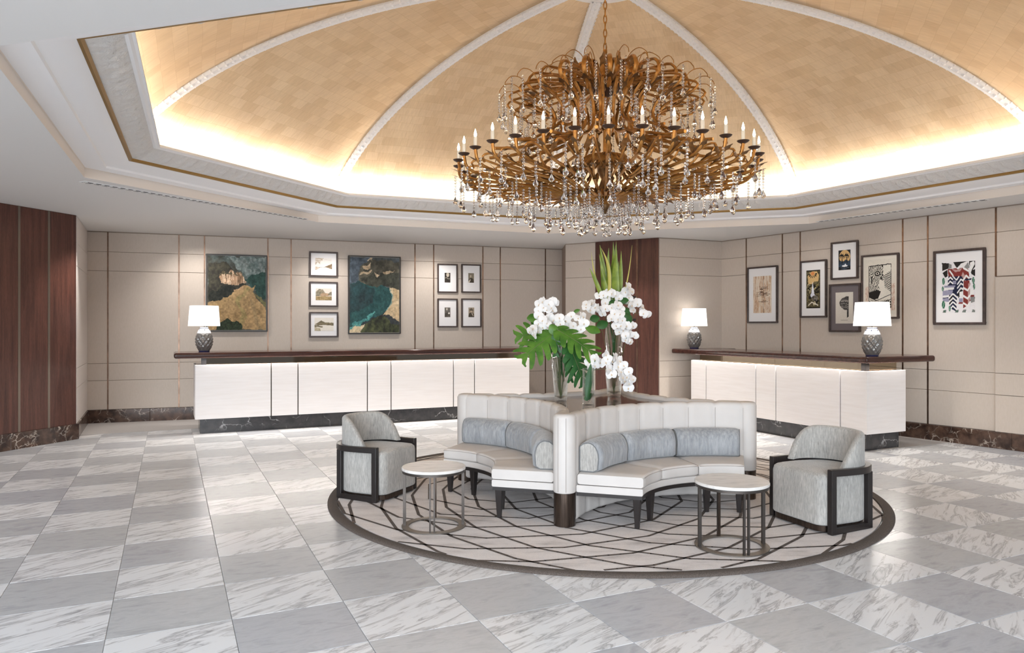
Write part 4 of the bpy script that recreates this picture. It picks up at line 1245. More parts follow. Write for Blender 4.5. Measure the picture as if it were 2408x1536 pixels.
for k in range(4):
    # corner posts at the four cusps
    a = ba + PI / 2 * k; cx_, cy_ = BR * math.cos(a), BR * math.sin(a)
    m = MB(); m.lathe([(.085, .262), (.09, .27), (.092, .5), (.092, ZB - .03), (.082, ZB - .008), (.06, ZB), (.001, ZB)], 28, c=(cx_, cy_, 0))
    po = m.build('corner_post', M['leather'], isl, smooth=50)
    m = MB(); m.lathe([(.087, 0), (.088, .26), (.001, .26)], 28, c=(cx_, cy_, 0)); m.build('metal_sleeve', M['dark_bronze'], isl, smooth=50)
    m = MB()
    for s_ in (-.35, .35):
        aa = a + s_
        m.tube([(cx_ + .0925 * math.cos(aa), cy_ + .0925 * math.sin(aa), .275), (cx_ + .0925 * math.cos(aa), cy_ + .0925 * math.sin(aa), ZB - .03)], .0025, 5)
    m.build('seam', M['leather_seam'], po)
SI = .755
te = HA - .012
for k in (0, 3, 1, 2):
    m = MB(); arc_solid(m, k, rnd_sec(SI + .006, AR - .005, .262, .318, .012), -te, te, 20); m.build('seat_base', M['leather'], isl, smooth=50)
    m = MB(); arc_solid(m, k, [(SI + .012, .232), (AR - .005, .232), (AR - .005, .262), (SI + .012, .262)], -te + .006, te - .006, 20); m.build('seat_frame', M['ebony'], isl, smooth=30)
    cuts = [-te, -te / 3, te / 3, te]
    for a0, a1 in zip(cuts[:-1], cuts[1:]):
        m = MB(); n = 12; rows = []
        for i in range(n + 1):
            f_ = i / n; th = a0 + .006 + (a1 - a0 - .012) * f_
            e = 1 - abs(2 * f_ - 1) ** 10
            sec = rnd_sec(SI - .008 + .012 * (1 - e), AR - .012, .32 + .004 * (1 - e), .405 + .014 * e, .02)
            rows.append([arc_pt(k, r, th, z) for r, z in sec] + [arc_pt(k, sec[0][0], th, sec[0][1])])
        m.grid(rows)
        for row, rev in ((rows[0], 1), (rows[-1], 0)):
            f = list(range(len(row) - 1)); m.add(row[:-1], [tuple(f[::-1] if rev else f)])
        cu = m.build('seat_cushion', M['leather'], isl, smooth=50)
        m = MB()
        m.tube([arc_pt(k, SI - .006, a0 + .01 + (a1 - a0 - .02) * i / 10, .402) for i in range(11)], .004, 5)
        m.build('piping', M['leather_seam'], cu, smooth=60)
    for th in (-te + .06, -te / 3 - .12, te / 3 + .12, te - .06):
        p = arc_pt(k, SI + .05, th, 0)
        m = MB(); c_, s_ = math.cos(th + arc_c(k)[1]), math.sin(th + arc_c(k)[1])
        M4 = Matrix(((c_, -s_, 0, p.x), (s_, c_, 0, p.y), (0, 0, 1, 0), (0, 0, 0, 1)))
        v = []
        for z, hx in ((0, .017), (.232, .03)): v += [M4 @ Vector((x, y, z)) for x, y in ((-hx + .008, -hx), (hx + .008, -hx), (hx + .008, hx), (-hx + .008, hx))]
        m.add(v, [(3, 2, 1, 0), (4, 5, 6, 7), (0, 1, 5, 4), (1, 2, 6, 5), (2, 3, 7, 6), (3, 0, 4, 7)])
        m.build('leg', M['ebony'], isl, bevel=.003, seg=1)
# dark marble top filling the middle
poly = []
for k in range(4):
    n = 14
    for i in range(n + 1):
        th = -(HA - .12) + 2 * (HA - .12) * i / n
        p = arc_pt(k, AR + BT - .01, -th, 0); poly.append((p.x, p.y))
m = MB(); m.prism(poly, .80, .845); m.build('marble_top', M['grey_marble_top'], isl)
ZM = .845 + ZR

# bolster cushions leaning on the backs
def bolster(label, k, t0, t1, mat='chenille_blue', h=.245, d=.19):
    c = arc_pt(k, AR - .08, (t0 + t1) / 2, 0)
    z0 = .42 + ZR
    t = thing('bolster_cushion', label, 'cushion', (SO[0] + c.x, SO[1] + c.y, z0), 0, 'grey bolster cushions on the banquette')
    sec = []
    for i in range(14):                    # half-round front, flat back
        a = rad(-90 + 205 * i / 13)
        sec.append((AR - .022 - d * .5 - d * .5 * math.cos(a) * (1.0 if math.cos(a) > 0 else .6), h / 2 + h / 2 * math.sin(a)))
    sec = [(AR - .022, .004), (AR - .022 - d * .72, .0), (AR - .022 - d * .95, .02)] + \
          [(AR - .022 - d * .45 - d * .55 * math.cos(rad(a)), h * .48 + h * .52 * math.sin(rad(a))) for a in range(0, 91, 15)] + \
          [(AR - .022 - d * .2, h * .97), (AR - .022, h * .86)]
    n = 40; rows = []
    for i in range(n + 1):
        f_ = i / n; th = t0 + .008 + (t1 - t0 - .016) * f_
        e = 1 - abs(2 * f_ - 1) ** 16 * .2
        wr_ = .003 * math.sin(f_ * 95 + 3 * math.sin(f_ * 17)) * math.sin(PI * f_) ** 2
        row = [arc_pt(k, AR - .022 - (AR - .022 - r) * e - wr_, th, z * (1 - (1 - e) * .35)) - Vector((c.x, c.y, 0)) for r, z in sec]
        rows.append(row + [row[0]])
    m = MB(); m.grid(rows)
    o = m.build('cover', M[mat], t, smooth=70)
    for row, rev, q in ((rows[0], 0, 'end_cap'), (rows[-1], 1, 'end_cap')):
        m = MB(); f = list(range(len(row) - 1)); m.add(row[:-1], [tuple(f[::-1] if rev else f)]); m.build(q, M['chenille'], t)
    for row in (rows[0], rows[-1]):
        m = MB(); m.tube(row, .0045, 5); m.build('piping', M['piping_grey'], t, smooth=60)
    return t
# theta grows from one cusp to the other; on arc 0 negative theta is the right cusp
b0, b1 = -te + .03, te - .03
cut = [b0 + (b1 - b0) * f_ for f_ in (0, .345, .675, 1)]
bolster('grey bolster on the right seat, next to the front corner post', 0, cut[0] if arc_pt(0, AR, b0, 0).x < arc_pt(0, AR, b1, 0).x else cut[2], cut[1] if arc_pt(0, AR, b0, 0).x < arc_pt(0, AR, b1, 0).x else cut[3])
bolster('grey bolster in the middle of the right seat', 0, cut[1], cut[2])
bolster('grey bolster at the far right end of the right seat', 0, cut[2] if arc_pt(0, AR, b0, 0).x < arc_pt(0, AR, b1, 0).x else cut[0], cut[3] if arc_pt(0, AR, b0, 0).x < arc_pt(0, AR, b1, 0).x else cut[1])
fl = arc_pt(3, AR, b0, 0).x < arc_pt(3, AR, b1, 0).x
bolster('blue-grey bolster at the far left end of the left seat', 3, *((cut[0], cut[1]) if fl else (cut[2], cut[3])))
bolster('blue-grey bolster in the middle of the left seat', 3, cut[1], cut[2])
bolster('grey bolster on the left seat, end on against the front corner post', 3, *((cut[2], cut[3]) if fl else (cut[0], cut[1])))

# ------------------------------------------------------------------ side tables
def side_table(label, x, y, r, rot):
    t = thing('side_table', label, 'table', (x, y, ZR), rot, 'round marble side tables on the rug')
    m = MB(); m.lathe([(.001, .446), (r - .01, .446), (r, .452), (r, .466), (r - .004, .472), (.001, .472)], 64); m.build('marble_top', M['table_marble'], t, smooth=30)
    m = MB(); rows = []
    for k in range(65):
        a = 2 * PI * k / 64; rows.append([(q * math.cos(a), q * math.sin(a), z) for q, z in ((r - .012, .43), (r - .004, .43), (r - .004, .446), (r - .012, .446), (r - .012, .43))])
    m.grid(rows); m.build('rim', M['gunmetal'], t, smooth=30)
    m = MB(); rows = []
    for k in range(65):
        a = 2 * PI * k / 64; rows.append([(q * math.cos(a), q * math.sin(a), z) for q, z in ((r - .055, 0), (r, 0), (r, .008), (r - .055, .008), (r - .055, 0))])
    m.grid(rows); m.build('base_ring', M['base_metal'], t, smooth=30)
    for a in (180, 0, 270):
        c, s_ = math.cos(rad(a)), math.sin(rad(a)); ex = (r - .022)
        if a == 270:
            for dx in (-.016, .016):
                m = MB(); m.box(ex * c + dx - .006, ex * c + dx + .006, ex * s_ - .011, ex * s_ + .011, .008, .43); m.build('leg', M['gunmetal'], t)
        else:
            m = MB(); m.box(ex * c - .011, ex * c + .011, ex * s_ - .011, ex * s_ + .011, .008, .43); m.build('leg', M['gunmetal'], t)
    m = MB(); ex = r - .03
    m.box(-.011, .011, ex - .011, ex + .011, .008, .43); m.build('leg', M['dark_bronze'], t)
    return t
side_table('round white marble side table in front of the left seat', -.715, 5.77, .252, rad(4))
side_table('round white marble side table in front of the right seat', 1.492, 5.24, .262, rad(8))

# ------------------------------------------------------------------ tub armchairs
def armchair():
    """local: faces -y; origin at the middle of the front legs' line, x to the sitter's left"""
    t = thing('tub_armchair', '', 'armchair', (0, 0, ZR), 0, 'grey tub armchairs on the rug')
    # upholstered body: D-shaped plan with rounded corners
    def dplan(s, off=0):
        pts = []
        w_, f_, b_ = .288 * s + off, -.085 - off, .47
        pts = []
        for cx_, cy_, a0 in ((w_ - .08, f_ + .08, -90),):
            for i in range(6): a = rad(a0 + 90 * i / 5); pts.append((cx_ + .08 * math.cos(a), cy_ + .08 * math.sin(a)))
        for i in range(17):
            a = PI * i / 16; pts.append((w_ * math.cos(a), .26 + (.27 + off) * math.sin(a)))
        for i in range(6): a = rad(180 + 90 * i / 5); pts.append((-w_ + .08 + .08 * math.cos(a), f_ + .08 + .08 * math.sin(a)))
        return pts
    m = MB(); rows = []
    for z, o in ((.055, -.02), (.062, -.006), (.075, 0), (.40, 0), (.432, -.006), (.447, -.02), (.455, -.05)):
        pl = dplan(1, o); rows.append([(x, y, z) for x, y in pl] + [(pl[0][0], pl[0][1], z)])
    m.grid(rows); n = len(rows[0]) - 1
    m.add(rows[0][:-1], [tuple(range(n))[::-1]])
    top = rows[-1][:-1]; m.add(top, [tuple(range(n))])
    m.build('seat', M['chenille'], t, smooth=50)
    m = MB(); pl = dplan(1, -.012); m.prism(pl, .012, .055); m.build('plinth', M['dark_bronze'], t, smooth=30)
    # curved backrest
    m = MB(); N = 30; rows = []
    for i in range(N + 1):
        a = rad(-22) + rad(224) * i / N
        f_ = abs(2 * i / N - 1)
        zt = .745 if f_ < .45 else .745 - .265 * ((f_ - .45) / .55) ** 2.4
        ro, ri = .315, .255
        sec = []
        zb = .466
        zt = max(zt, zb + .015)
        c = min(.03, (zt - zb) * .4)
        for (x, y, a0) in ((ro - .03, zt - c, 0), (ri + .03, zt - c, 90), (ri + .012, zb + .006, 180), (ro - .012, zb + .006, 270)):
            hw_ = .03 if a0 < 180 else .012; hz = c if a0 < 180 else .006
            for q in range(4):
                aa = rad(a0 + 90 * q / 3); sec.append((x + hw_ * math.cos(aa), y + hz * math.sin(aa)))
        ry = .87
        row = [(r * math.cos(a), .225 + r * ry * math.sin(a) * 1.03, z) for r, z in sec]; rows.append(row + [row[0]])
    m.grid(rows)
    for row, rev in ((rows[0], 0), (rows[-1], 1)):
        f = list(range(len(row) - 1)); m.add(row[:-1], [tuple(f[::-1] if rev else f)])
    bk = m.build('backrest', M['chenille'], t, smooth=60)
    # ebony arm hoop, four legs, floor rails
    path = [(-.315, -.01), (-.325, .1), (-.328, .22)] + [(.328 * math.cos(rad(180 - a)), .24 + .30 * math.sin(rad(a))) for a in range(10, 171, 10)] + [(.328, .22), (.325, .1), (.315, -.01)]
    m = MB(); rows = []
    for i, (x, y) in enumerate(path):
        a = Vector(path[max(0, i - 1)]); b = Vector(path[min(len(path) - 1, i + 1)]); d = (b - a).normalized(); nn = Vector((d.y, -d.x))
        w2 = .024
        row = [(x + nn.x * o, y + nn.y * o, z) for o, z in ((-w2, .442), (w2, .442), (w2, .486), (w2 - .006, .492), (-w2 + .006, .492), (-w2, .486), (-w2, .442))]
        rows.append(row)
    m.grid(rows)
    for row, rev in ((rows[0], 1), (rows[-1], 0)):
        f = list(range(6)); m.add(row[:-1], [tuple(f[::-1] if rev else f)])
    m.build('arm_rail', M['ebony'], t, smooth=35)
    for sx_ in (-1, 1):
        m = MB(); m.box(sx_ * .315 - .024, sx_ * .315 + .024, -.035, .015, 0, .492); m.build('leg', M['ebony'], t, bevel=.005)
        m = MB(); m.box(sx_ * .275 - .022, sx_ * .275 + .022, .38, .43, 0, .445); m.build('leg', M['ebony'], t, bevel=.005)
        m = MB(); a = Vector((sx_ * .315, -.02)); b = Vector((sx_ * .275, .405)); ang = math.atan2(b.y - a.y, b.x - a.x)
        M4 = Matrix.Translation((a.x, a.y, 0)) @ Matrix.Rotation(ang, 4, 'Z'); m.box(0, (b - a).length, -.02, .02, 0, .045, 0, M4); m.build('side_rail', M['ebony'], t)
    return t
ch = armchair()
# centre of the front legs and facing direction
def place_chair(o, flx, fly, frx, fry, label):
    c = Vector(((flx + frx) / 2, (fly + fry) / 2)); d = Vector((frx - flx, fry - fly)).normalized()
    o.location = (c.x, c.y, ZR); o.rotation_euler = (0, 0, math.atan2(d.y, d.x)); o['label'] = label
# local +x runs from the viewer-left leg to the viewer-right leg when the chair faces the camera
place_chair(ch, -1.342, 6.53, -1.09, 7.10, 'grey chenille tub armchair with ebony arms left of the banquette')
ch2 = copy_tree(ch)
place_chair(ch2, 2.10, 6.09, 2.335, 5.53, 'grey chenille tub armchair with ebony arms right of the banquette')

# ------------------------------------------------------------------ vases and flowers on the marble top
def vase(label, x, y, prof, name='glass_vase', wl=.6):
    t = thing(name, label, 'vase', (x, y, ZM))
    H_ = prof[-1][1]
    m = MB(); out = list(prof); inn = [(max(.004, r - .006), z) for r, z in prof if z > .02][::-1]
    m.lathe([(.001, 0)] + out + inn + [(.001, .022)], 32); m.build('glass', M['glass'], t, smooth=50)
    if wl:
        wp_ = [(max(.004, r - .0075), z) for r, z in prof if .022 < z < H_ * wl]
        m = MB(); m.lathe([(.001, .0235)] + wp_ + [(.001, wp_[-1][1])], 28); m.build('water', M['water'], t, smooth=50)
    return t
v1 = Vector((.36, 7.16)); v2 = Vector((.935, 7.58)); v3 = Vector((.60, 6.80))
vase('tall tapered clear glass vase holding monstera leaves', v1.x, v1.y, [(.056, 0), (.06, .01), (.062, .05), (.075, .2), (.088, .36), (.090, .45), (.085, .52), (.083, .55)], wl=.55)
vase('tallest waisted clear glass vase with blades and orchids at the back', v2.x, v2.y, [(.064, 0), (.068, .01), (.072, .06), (.086, .2), (.09, .28), (.082, .36), (.086, .5), (.095, .62), (.086, .72), (.08, .76)], wl=.55)
vase('small straight clear glass cylinder vase in front', v3.x, v3.y, [(.052, 0), (.055, .008), (.055, .1), (.055, .345)], wl=.4)

def blossom_mesh():
    m = MB()
    def petal(L_, W_, ang, curl, z0, nrow=5):
        rows = []
        for i in range(nrow + 1):
            f_ = i / nrow; w_ = W_ * (math.sin(PI * min(1, .12 + f_ * .82)) ** .7); w_ = max(w_, .002)
            rows.append([Vector((w_ * s_, -(z0 + curl * f_ * f_) - .004 * (1 - s_ * s_), L_ * f_)) for s_ in (-1, -.5, 0, .5, 1)])
        Rm = Matrix.Rotation(ang, 3, 'Y')
        m.grid([[Rm @ p for p in r] for r in rows])
    for a in (0, 2.15, -2.15): petal(.044, .021, a, -.008, .0)
    for a in (1.3, -1.3): petal(.047, .032, a, .007, .004)
    n0 = len(m.f)
    m.ball((0, -.010, -.004), .0055, 6, 4, 1); m.ball((0, -.013, -.011), .0048, 6, 4, 1, (1.2, 1, 1.4))
    return m.mesh('blossom', [M['petal'], M['lip']], 180, weld=False)
BM = blossom_mesh()
def px_pt(x, y, Y): return Vector(((x - CX) / F * Y, Y, EYE - (y - YH) * Y / F))
def c8(x, y): return 1180 + x / 3.4921, 540 + y / 3.4921
def spray(label, root, pts, Y0, jit=.035, face=None, grp='white orchid sprays', size=1.0, stem=True):
    """one arching stem with its blossoms"""
    t = thing('orchid_spray', label, 'flower', root, 0, grp)
    P_ = []
    for x, y in pts:
        X_, Y_ = c8(x, y); P_.append(px_pt(X_, Y_, Y0 + R.uniform(-jit, jit)))
    rv = Vector(root)
    if stem:
        m = MB(); a = P_[0] - rv; b = P_[len(P_) // 2] - rv; c = P_[-1] - rv
        curve = []
        for i in range(13):
            f_ = i / 12; 
            top = (a + b) / 2 + Vector((0, .02, .03))
            if f_ < .5: g_ = f_ / .5; p = Vector((0, 0, .05)).lerp(a * .9, g_) + Vector((0, .01, .03 * math.sin(PI * g_)))
            else: g_ = (f_ - .5) / .5; p = (a * .9) * (1 - g_) ** 2 + b * 2 * g_ * (1 - g_) + c * g_ * g_
            curve.append(p + Vector((0, .012, 0)))
        m.tube(curve, .0035, 5); m.build('stem', M['stem'], t, smooth=60)
    for p in P_:
        o = link('blossom', BM, t, loc=p - rv)
        d = p - rv
        o.rotation_euler = (R.uniform(-.45, .25), R.uniform(-.5, .5), R.uniform(-.7, .7) + (.5 if d.x > .12 else -.5 if d.x < -.12 else 0))
        s_ = size * R.uniform(.95, 1.16); o.scale = (s_, s_, s_)
    return t
rt1 = (v1.x, v1.y, ZM + .03); rt2 = (v2.x, v2.y, ZM + .03); rt3 = (v3.x, v3.y, ZM + .03)
spray('white orchid spray rising at the upper left of the monstera vase', rt1, [(420, 660), (435, 605), (400, 640), (420, 590), (370, 660), (385, 610), (340, 590), (345, 640), (310, 615), (300, 665), (305, 710)], 7.2)
spray('white orchid spray hanging low on the left of the monstera vase', rt1, [(385, 800), (370, 770), (340, 745), (335, 800), (300, 770), (305, 830), (265, 815), (235, 835), (270, 865)], 7.08)
spray('white orchid spray arching over the top right of the monstera vase', rt1, [(430, 740), (400, 720), (470, 725), (480, 775), (530, 745), (525, 795), (570, 710), (580, 790), (625, 730), (615, 830), (650, 815), (675, 770), (660, 715)], 7.12)
spray('white orchid spray around the foot of the tall green blades', rt2, [(960, 560), (930, 535), (880, 510), (835, 535), (860, 575), (800, 545), (845, 600), (905, 525)], 7.5)
spray('white orchid spray standing up on the right of the green blades', rt2, [(985, 540), (1010, 510), (1040, 560), (1035, 470), (1060, 510), (1045, 590), (1065, 620), (1110, 600), (1070, 660), (1055, 650)], 7.55)
spray('white orchid spray drooping far right of the tallest vase', rt2, [(1110, 610), (1150, 640), (1165, 690), (1190, 700), (1150, 670)], 7.5)
spray('white orchid spray reaching left from the tallest vase', rt2, [(850, 650), (830, 690), (795, 660), (775, 640), (745, 610), (735, 660), (690, 640), (700, 615)], 7.42)
spray('white orchid spray tumbling down the middle of the tallest vase', rt2, [(950, 620), (905, 640), (970, 650), (930, 690), (975, 695), (895, 730), (950, 735), (985, 745), (935, 790), (985, 790), (1030, 790)], 7.38)
spray('white orchid spray trailing down the right side of the tallest vase', rt2, [(960, 800), (1000, 830), (1050, 810), (1075, 790), (960, 840), (1015, 870), (1045, 860), (1090, 870), (1020, 905), (1050, 920)], 7.42)
spray('white orchid spray arching from the small cylinder vase', rt3, [(730, 1130), (720, 1090), (770, 1060), (770, 1115), (810, 1095), (850, 1025), (870, 1060), (850, 1090), (900, 1080), (930, 1050), (880, 1150), (960, 1080), (950, 1120), (1000, 1115), (920, 1160), (970, 1170), (1010, 1170), (1040, 1165), (985, 1215), (1030, 1210), (1070, 1230), (1000, 1240), (1040, 1260), (1040, 1300), (900, 1190)], 6.9, size=1.02)

def blade_mesh(m, base, tip, w_, bend, mat=0, n=10, tipm=1):
    base, tip = Vector(base), Vector(tip); d = tip - base
    side_ = Vector((1, .25 * R.uniform(-1, 1), 0)).normalized()
    rows = []
    for i in range(n + 1):
        f_ = i / n; p = base.lerp(tip, f_) + Vector(bend) * (math.sin(PI * f_))
        ww = 1.5 * w_ * (.6 + .4 * math.sin(PI * min(1, f_ * 1.1))) * (1 - f_ ** 4) + .0008
        fold = ww * .35
        rows.append([p - side_ * ww + Vector((0, -fold, 0)), p, p + side_ * ww + Vector((0, -fold, 0))])
    m.grid(rows, mat)
def blade(label, bx, tx, ty, Y0, w_=.022, bend=(0, 0, 0), mat='blade'):
    b = px_pt(*c8(bx, 640), Y0 + .02); tp = px_pt(*c8(tx, ty), Y0)
    t = thing('strap_leaf', label, 'leaf', b, 0, 'tall strap leaves in the tallest vase')
    m = MB(); blade_mesh(m, (0, 0, -.0), tp - b, w_, bend); m.build('blade', M[mat], t, smooth=60)
    return t
BL = [(845, 805, 125, .0, .024), (858, 800, 200, -.03, .018), (868, 878, 150, .03, .02), (890, 880, 240, -.04, .024), (905, 915, 100, .02, .02), (915, 935, 130, .05, .016),
      (920, 940, 100, -.01, .018), (935, 915, 190, .06, .03), (950, 945, 170, -.05, .028), (965, 980, 175, .0, .016), (880, 820, 330, -.06, .016), (940, 960, 260, .02, .026)]
ORD = ['first', 'second', 'third', 'fourth', 'fifth', 'sixth', 'seventh', 'eighth', 'ninth', 'tenth', 'eleventh', 'twelfth']
for n_, (bx, tx, ty, dy, ww) in enumerate(sorted(BL, key=lambda q: q[1])):
    blade('green strap leaf in the tallest vase, its tip the %s from the left' % ORD[n_], bx, tx, ty, 7.58 + dy, ww, (R.uniform(-.02, .02), 0, 0))
blade('strap leaf with a yellow curled tip leaning left over the tallest vase', 868, 815, 150, 7.5, .012, (.05, 0, .06), 'blade_tip')
blade('short strap leaf jutting out low on the left of the blades', 850, 720, 315, 7.5, .016, (-.01, 0, .05), 'blade')
blade('thin pale twig of a leaf leaning right beside the blades', 960, 1070, 128, 7.55, .004, (.02, 0, -.04), 'blade_tip')
blade('thin pale curling leaf tip on the far left of the blades', 850, 735, 185, 7.6, .005, (-.03, 0, .03), 'blade_tip')

def monstera(label, base, tip, nrm, W_=.17, mat='leaf', droop=.05, root=None, lobes=6):
    """split leaf: fingers on both sides of a midrib"""
    base, tip = Vector(base), Vector(tip); d = tip - base; L_ = d.length; x = d.normalized()
    z = Vector(nrm); z = (z - x * z.dot(x)).normalized(); y = z.cross(x)
    t = thing('monstera_leaf', label, 'leaf', base, 0, 'split monstera leaves')
    def pt(u, v):
        dz = -droop * (u / L_) ** 2 - .9 * v * v
        return x * u + y * v + z * (dz + .0)
    m = MB()
    for s_ in (-1, 1):
        n = lobes
        for i in range(n):
            u0, u1 = L_ * (-.12 + 1.08 * i / n), L_ * (-.12 + 1.08 * (i + 1) / n)
            um_ = (u0 + u1) / 2; f_ = (um_ / L_ + .12) / 1.08
            reach = W_ * (math.sin(PI * (.18 + .75 * f_)) ** .8)
            sweep = L_ * (.10 + .22 * f_)
            rows = []
            gapw = .07 if 0 < i else .03
            for j in range(8):
                g_ = j / 7; v = reach * g_ * s_
                hw0 = (u1 - u0) / 2 * (1.02 if g_ < .4 else (1 - gapw) * (1 - .30 * ((g_ - .4) / .6) ** 2))
                if j == 7: hw0 *= .55
                cu = um_ + sweep * g_ ** 1.4
                rows.append([pt(min(cu - hw0, L_), v), pt(min(cu, L_ * 1.02), v * 1.0), pt(min(cu + hw0, L_ * 1.04), v)])
            m.grid(rows)
    bl = m.build('blade', M[mat], t, smooth=60)
    m = MB(); m.tube([pt(-.1 * L_, 0) + z * .002, pt(L_ * .5, 0) + z * .002, pt(L_ * .98, 0) + z * .002], [.004, .003, .001], 5); m.build('midrib', M['stem'], t)
    if root is not None:
        r_ = Vector(root) - base
        m = MB(); m.tube([r_, r_ * .55 + Vector((0, 0, .09)), Vector((0, 0, 0)) + x * .0], [.005, .0045, .004], 6); m.build('stalk', M['stem'], t, smooth=60)
    return t
def q8(x, y, Y): return px_pt(*c8(x, y), Y)
monstera('large split monstera leaf drooping to the lower left', q8(430, 850, 7.05), q8(150, 1045, 6.92), (-.2, -1, .75), .19, 'leaf', .05, rt1)
monstera('monstera leaf spreading up left behind the low orchids', q8(360, 850, 7.2), q8(120, 860, 7.12), (-.1, -1, .45), .15, 'leaf', .05, rt1, 5)
monstera('olive monstera leaf arching right over the vase rim', q8(470, 830, 7.0), q8(790, 1010, 6.88), (.25, -1, .85), .15, 'leaf', .05, rt1)
monstera('deep green monstera leaf hanging down to the lower right', q8(560, 960, 7.0), q8(690, 1270, 6.95), (.5, -1, .2), .14, 'leaf_dark', .03, rt1)
monstera('narrow deep green monstera leaf hanging close to the vase', q8(555, 1000, 7.08), q8(570, 1250, 7.05), (.3, -1, .1), .06, 'leaf_dark', .02, rt1, 4)
monstera('small green leaf hanging across the neck of the monstera vase', q8(445, 870, 7.0), q8(440, 1040, 6.98), (-.3, -1, .2), .06, 'leaf_dark', .02, rt1, 4)

def simple_leaf(label, base, tip, w_, nrm=(0, -1, .4), mat='leaf', root=None, grp='plain green leaves among the orchids'):
    base, tip = Vector(base), Vector(tip); d = tip - base; L_ = d.length; x = d.normalized(); z = Vector(nrm); z = (z - x * z.dot(x)).normalized(); y = z.cross(x)
    t = thing('green_leaf', label, 'leaf', base, 0, grp)
    rows = []
    for i in range(9):
        f_ = i / 8; ww = w_ * math.sin(PI * (.06 + .92 * f_)) ** .8
        rows.append([x * L_ * f_ + y * ww * s_ + z * (-.25 * abs(s_) * ww - .03 * f_ * f_) for s_ in (-1, -.5, 0, .5, 1)])
    m = MB(); m.grid(rows); m.build('blade', M[mat], t, smooth=60)
    if root is not None:
        r_ = Vector(root) - base; m = MB(); m.tube([r_, r_ * .5 + Vector((0, .01, .05)), Vector((0, 0, 0))], .003, 5); m.build('stalk', M['stem'], t)
    return t
simple_leaf('pointed green leaf at the upper left of the monstera vase', q8(310, 720, 7.22), q8(218, 720, 7.15), .05, root=rt1)
simple_leaf('broad green leaf at the far right of the monstera vase', q8(690, 800, 7.1), q8(800, 830, 7.0), .045, root=rt1)
simple_leaf('small round green leaf above the right orchid arch', q8(590, 680, 7.15), q8(628, 655, 7.12), .02)
simple_leaf('green leaf between the low orchids and the vase rim', q8(400, 780, 7.0), q8(455, 860, 6.97), .05, root=rt1)
simple_leaf('round green leaf low on the left of the tallest vase', q8(800, 720, 7.45), q8(735, 730, 7.4), .045, mat='leaf_dark', root=rt2)
simple_leaf('dark green leaf under the orchids at the rim of the tallest vase', q8(870, 760, 7.45), q8(785, 790, 7.4), .05, mat='leaf_dark', root=rt2)
simple_leaf('dark green leaf right of the blades in the tallest vase', q8(960, 580, 7.52), q8(1040, 570, 7.5), .04, mat='leaf_dark')
simple_leaf('dark green leaf low right among the tumbling orchids', q8(1000, 640, 7.48), q8(1040, 720, 7.46), .055, mat='leaf_dark')
simple_leaf('dark green leaf behind the lower right orchids of the tallest vase', q8(1010, 690, 7.46), q8(1065, 765, 7.44), .05, mat='leaf_dark', root=rt2)
simple_leaf('green leaf between the two upper orchid sprays of the tallest vase', q8(880, 600, 7.48), q8(940, 590, 7.45), .03, mat='leaf_dark')
simple_leaf('long green leaf curled inside the small cylinder vase', (v3.x - .02, v3.y - .01, ZM + .04), (v3.x + .025, v3.y + .0, ZM + .38), .035, (0, -1, 0), 'leaf_dark')
simple_leaf('short green leaf at the bottom of the small cylinder vase', (v3.x - .035, v3.y - .012, ZM + .05), (v3.x + .03, v3.y - .01, ZM + .11), .03, (0, -1, .2), 'leaf_dark')
# submerged stems
for (vx, lab) in ((v1, 'bundle of green stems inside the monstera vase'), (v2, 'bundle of green stems inside the tallest vase')):
    t = thing('flower_stems', lab, 'stems', (vx.x, vx.y, ZM + .03))
    hh = .52 if vx is v1 else .72
    for i in range(9):
        m = MB(); a = 2 * PI * i / 9 + .3; z0 = hh * R.uniform(.3, .5)
        m.tube([(.03 * math.cos(a + 2), .03 * math.sin(a + 2), z0), (.02 * math.cos(a), .02 * math.sin(a), hh * .8), (.05 * math.cos(a), .05 * math.sin(a), hh + .04)], .004, 5); m.build('stem', M['leaf_dark'], t, smooth=60)

# ------------------------------------------------------------------ chandelier
chd = thing('chandelier', 'large antique gold chandelier with candle bulbs and crystal drops under the dome', 'chandelier', (DC[0], DC[1], TZ - .1))
Z0 = TZ - .1
def smooth_path(pts, n):
    """Catmull-Rom through (r, z) points"""
    P_ = [Vector(p) for p in pts]; P_ = [P_[0] * 2 - P_[1]] + P_ + [P_[-1] * 2 - P_[-2]]
    out = []
    S = len(P_) - 3
    for i in range(n + 1):
        f_ = i / n * S; k = min(int(f_), S - 1); t_ = f_ - k
        a, b, c, d = P_[k:k + 4]
        out.append(.5 * ((2 * b) + (c - a) * t_ + (2 * a - 5 * b + 4 * c - d) * t_ ** 2 + (3 * b - a - 3 * c + d) * t_ ** 3))
    return out
def leaf_quads(m, p, d, up, L_, W_, curl):
    """a small acanthus leaf from p along d, curling towards up"""
    d = d.normalized(); up = (up - d * up.dot(d)).normalized(); s_ = d.cross(up)
    L_ *= 1.25; W_ *= 1.15
    rows = []
    for i in range(6):
        f_ = i / 5; ww = W_ * (math.sin(PI * (.1 + .85 * f_)) * (1 if i % 2 else .62)); c = d * L_ * f_ + up * curl * f_ * f_
        rows.append([p + c - s_ * ww + up * .2 * ww, p + c, p + c + s_ * ww + up * .2 * ww])
    m.grid(rows)
